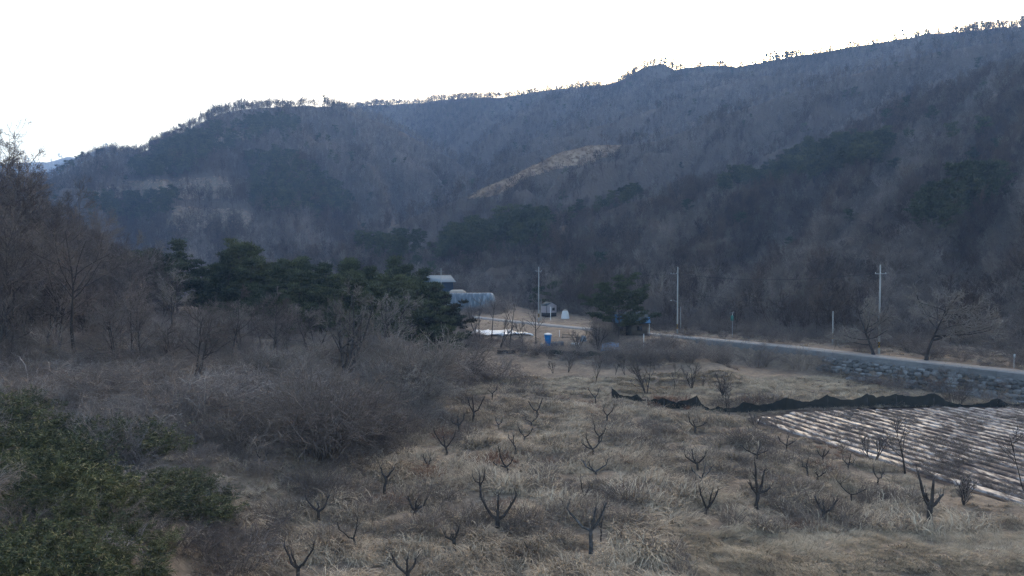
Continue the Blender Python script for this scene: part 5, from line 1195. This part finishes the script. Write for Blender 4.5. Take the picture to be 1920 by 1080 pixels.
rf = rf.build("roof", M['darkroof'], root)
for xx_, y0_, y1_, w_ in ((-2.6, -2.75, -.5, 1.5), (3.1, -2.78, -1.3, 1.0), (.9, -2.76, -2.1, 1.2)):
    zz_ = lambda y: 2.47 + (y + 2.8) * (4.42 - 2.47) / 2.8 + .03
    MB().quads([[(xx_ - w_ / 2, y0_, zz_(y0_)), (xx_ + w_ / 2, y0_, zz_(y0_)), (xx_ + w_ / 2 + .2, y1_, zz_(y1_)), (xx_ - w_ / 2 + .25, y1_, zz_(y1_))]]).build("blue_patch", M['blueroof'], rf)
MB().box((0, 0, 4.46), (7.4, .16, .1)).build("ridge_cap", M['paleroof'], rf)
MB().box((-.6, -2.13, 1.0), (1.1, .08, 2.0)).build("door", M['black'], root)
for xx_ in (-2.2, 1.6):
    f_ = MB().box((xx_, -2.13, 1.4), (1.1, .08, 1.0)).build("window", M['wood'], root); MB().box((xx_, -2.18, 1.4), (.9, .05, .8)).build("pane", M['glass'], f_)
for xx_ in (3.4,): MB().tubes([(xx_, -2.6, -.1), (xx_, -2.6, 2.4)], [.06, .06], 6).build("porch_post", M['white'], root)
for i, (a, b_, lab) in enumerate(((1207, 652, "white post at the right corner of the farmhouse"), (1049, 632, "short white post right of the blue tank"))):
    q = ground(a, b_); tag(MB().tubes([(0, 0, -.2), (0, 0, (2.6, 1.4)[i])], [.06, .055], 8, cap=True).build("white_post", M['white'], loc=q), lab, "post")
# yard things
q = ground(1027.5, 648); s_ = q[1] / F; root = empty("water_tank", q); tag(root, "bright blue tapered plastic tank with a white lid", "tank")
MB().lathe([(.42, 0), (.50, .5), (.62, 1.4), (.72, 2.0), (.74, 2.08), (.0, 2.1)], 24).build("body", M['bluetank'], root, smooth=True)
MB().lathe([(.70, 2.08), (.80, 2.10), (.80, 2.2), (.55, 2.30), (.2, 2.42), (0, 2.44)], 24).build("lid", M['white'], root, smooth=True)
MB().lathe([(.625, 1.3), (.66, 1.33), (.66, 1.4), (.635, 1.43)], 24).build("rim", M['bluetank'], root, smooth=True)
def sheet(name, poly, mt, label, cat, hgt=.12, nx=40, ny=7, rough_=.16):
    (a, b_, c, e) = [ground(*q) for q in poly]; f, g = np.meshgrid(np.linspace(0, 1, nx), np.linspace(0, 1, ny)); f, g = f[..., None], g[..., None]
    P = (a * (1 - f) + b_ * f) * (1 - g) + (e * (1 - f) + c * f) * g; P[..., 2] = H(P[..., 0], P[..., 1]) + hgt + rough_ * (fbm(P[..., 0] / .9, P[..., 1] / .9, 4, 3) + .5)
    P[0, :, 2] -= .15; P[-1, :, 2] -= .15
    P[..., 1] += .5 * fbm(P[..., 0] / 3, P[..., 1] / 8, 14, 2)
    m = MB().grid(P).build(name, mt, smooth=True); sol = m.modifiers.new("thickness", 'SOLIDIFY'); sol.thickness = .03; return tag(m, label, cat)
sheet("plastic_sheet", [(868, 631), (1001, 631.5), (985, 625), (868, 621)], M['whitesheet'], "long white plastic sheet spread behind the thin trees", "sheet", .2, rough_=.35)
sheet("tarpaulin", [(1126, 662), (1163, 662), (1160, 645), (1130, 646)], M['bluetarp'], "crumpled blue tarpaulin below the farmhouse", "tarpaulin", .18, 20, 9, .4)
for i, (a, b_, lab) in enumerate(((1037, 649, "left grey-blue crate right of the blue tank"), (1045, 649, "middle grey-blue crate right of the blue tank"), (1052, 648, "right grey-blue crate farthest from the blue tank"))):
    q = ground(a, b_); root = empty("crate", q, RNG.uniform(-.2, .2)); tag(root, lab, "crate", "crates beside the tank"); W_ = MB()
    for c, z in (((0, -.4, .4), (.9, .05, .8)), ((0, .4, .4), (.9, .05, .8)), ((-.43, 0, .4), (.05, .74, .8)), ((.43, 0, .4), (.05, .74, .8))): W_.box(c, z)
    W_.build("side_wall", M['crate'], root); MB().box((0, 0, .03), (.8, .74, .05)).build("floor_board", M['crate'], root); MB().box((0, -.43, .77), (.96, .05, .08)).build("rim", M['steel'], root)
q = ground(1015.5, 651); root = empty("bucket", q); tag(root, "white bucket left of the blue tank", "bucket"); MB().lathe([(.0, .02), (.2, .02), (.27, .62), (.29, .63), (.29, .66), (.25, .66), (.2, .1), (0, .1)], 18).build("body", M['white'], root, smooth=True)
MB().tubes([(-.27, 0, .6), (-.2, 0, .8), (0, 0, .88), (.2, 0, .8), (.27, 0, .6)], [.012] * 5, 5).build("handle", M['steel'], root)
for i, (a, b_, l_, lab) in enumerate(((1079, 647, 1.7, "long white sack lying behind the green net"), (1074, 651, .8, "small white sack in front of the long white one"))):
    q = ground(a, b_); k = 12; prof = [(0.0, -.5), (.16, -.47), (.24, -.3), (.27, 0), (.25, .3), (.15, .46), (0, .5)]
    P = np.array([[(x * l_, r_ * math.cos(t), .24 + r_ * math.sin(t) * (.9 + .12 * math.sin(3 * t + x * 7))) for t in np.linspace(0, 2 * math.pi, k + 1)] for r_, x in prof])
    tag(MB().grid(P).build("sack", M['whitesheet'], smooth=True, loc=q), lab, "sack")
q = ground(1073, 634); root = empty("timber_frame", q); tag(root, "leaning pale posts and a cross bar of a collapsed frame behind the sacks", "frame")
for (a, b_) in (((-.3, 0, -.1), (.35, .1, 1.3)), ((-1.9, .2, -.1), (-1.8, .2, .9)), ((-2.0, .1, .75), (.3, .1, .6)), ((-2.2, 0, .1), (2.0, 0, .15))): MB().tubes([a, b_], [.06, .05], 6, cap=True).build("bar", M['palebark'], root)
q = ground(1093, 640); root = empty("covered_bench", q); tag(root, "pale blue plastic covering draped over a bench at the grey bushes", "cover")
MB().add([(-.7, -.4, 0), (.5, -.5, 0), (.8, .4, 0), (-.6, .5, 0), (-.3, -.1, 1.2), (.2, -.1, .75), (.6, .1, 1.0), (-.2, .3, 1.05)], q=[(0, 1, 5, 4), (1, 2, 6, 5), (2, 3, 7, 6), (3, 0, 4, 7), (4, 5, 6, 7)]).build("plastic_cover", M['film'], root)
# long dark heap and green net along the yard's edge
q = ground(949, 662); root = empty("log_pile", q); tag(root, "dark pile of long logs lying at the back of the orchard", "log pile")
for i in range(7):
    z = .14 + .24 * (i // 4); y_ = (i % 4) * .3 - .45 + .15 * (i // 4); MB().tubes([(-1.5 + RNG.uniform(-.3, .3), y_, z), (0, y_ + RNG.normal(0, .05), z + .03), (1.5 + RNG.uniform(-.3, .3), y_, z - .03)], [.14, .13, .12], 8, cap=True).build("log", M['darkbark'], root)
root = empty("green_net_fence", ground(1070, 667)); tag(root, "low dark green net strung along the yard's near edge", "fence"); off = np.array(root.location)
pts = [ground(a, b_) for a, b_ in ((1030, 664), (1052, 666), (1078, 667), (1108, 668), (1140, 670))]
for i, p in enumerate(pts): MB().tubes([p - off + [0, .03, -.2], p - off + [0, .03, 1.05]], [.03, .03], 6, cap=True).build("post", M['wood'], root)
for i in range(4):
    f = np.linspace(0, 1, 10)[:, None]; P = pts[i] * (1 - f) + pts[i + 1] * f; G = []
    for v in (0, .5, 1): Q = P.copy(); Q[:, 2] = H(P[:, 0], P[:, 1]) + v * (.95 - .3 * np.sin(np.pi * f[:, 0])); Q[:, 1] += .06 * np.sin(f[:, 0] * 12) * v; G.append(Q - off)
    MB().grid(np.array(G)).build("net_panel", M['greennet'], root, smooth=True)
# ------------------------------------------------------------------ the blue air between the hills
bm = MB().box((0, 1150, 180), (4800, 2700, 400))
hz = bm.build("haze"); tag(hz, "thin blue evening haze filling the valley", kind="stuff")
hm = bpy.data.materials.new("haze_air"); hm.use_nodes = True; N = hm.node_tree.nodes; N.clear()
vo = N.new("ShaderNodeVolumePrincipled"); vo.inputs["Density"].default_value = HAZE_DENSITY; vo.inputs["Color"].default_value = (*HAZE_COLOR, 1); vo.inputs["Anisotropy"].default_value = .2
mo = N.new("ShaderNodeOutputMaterial"); hm.node_tree.links.new(vo.outputs[0], mo.inputs["Volume"])
hz.data.materials.append(hm)
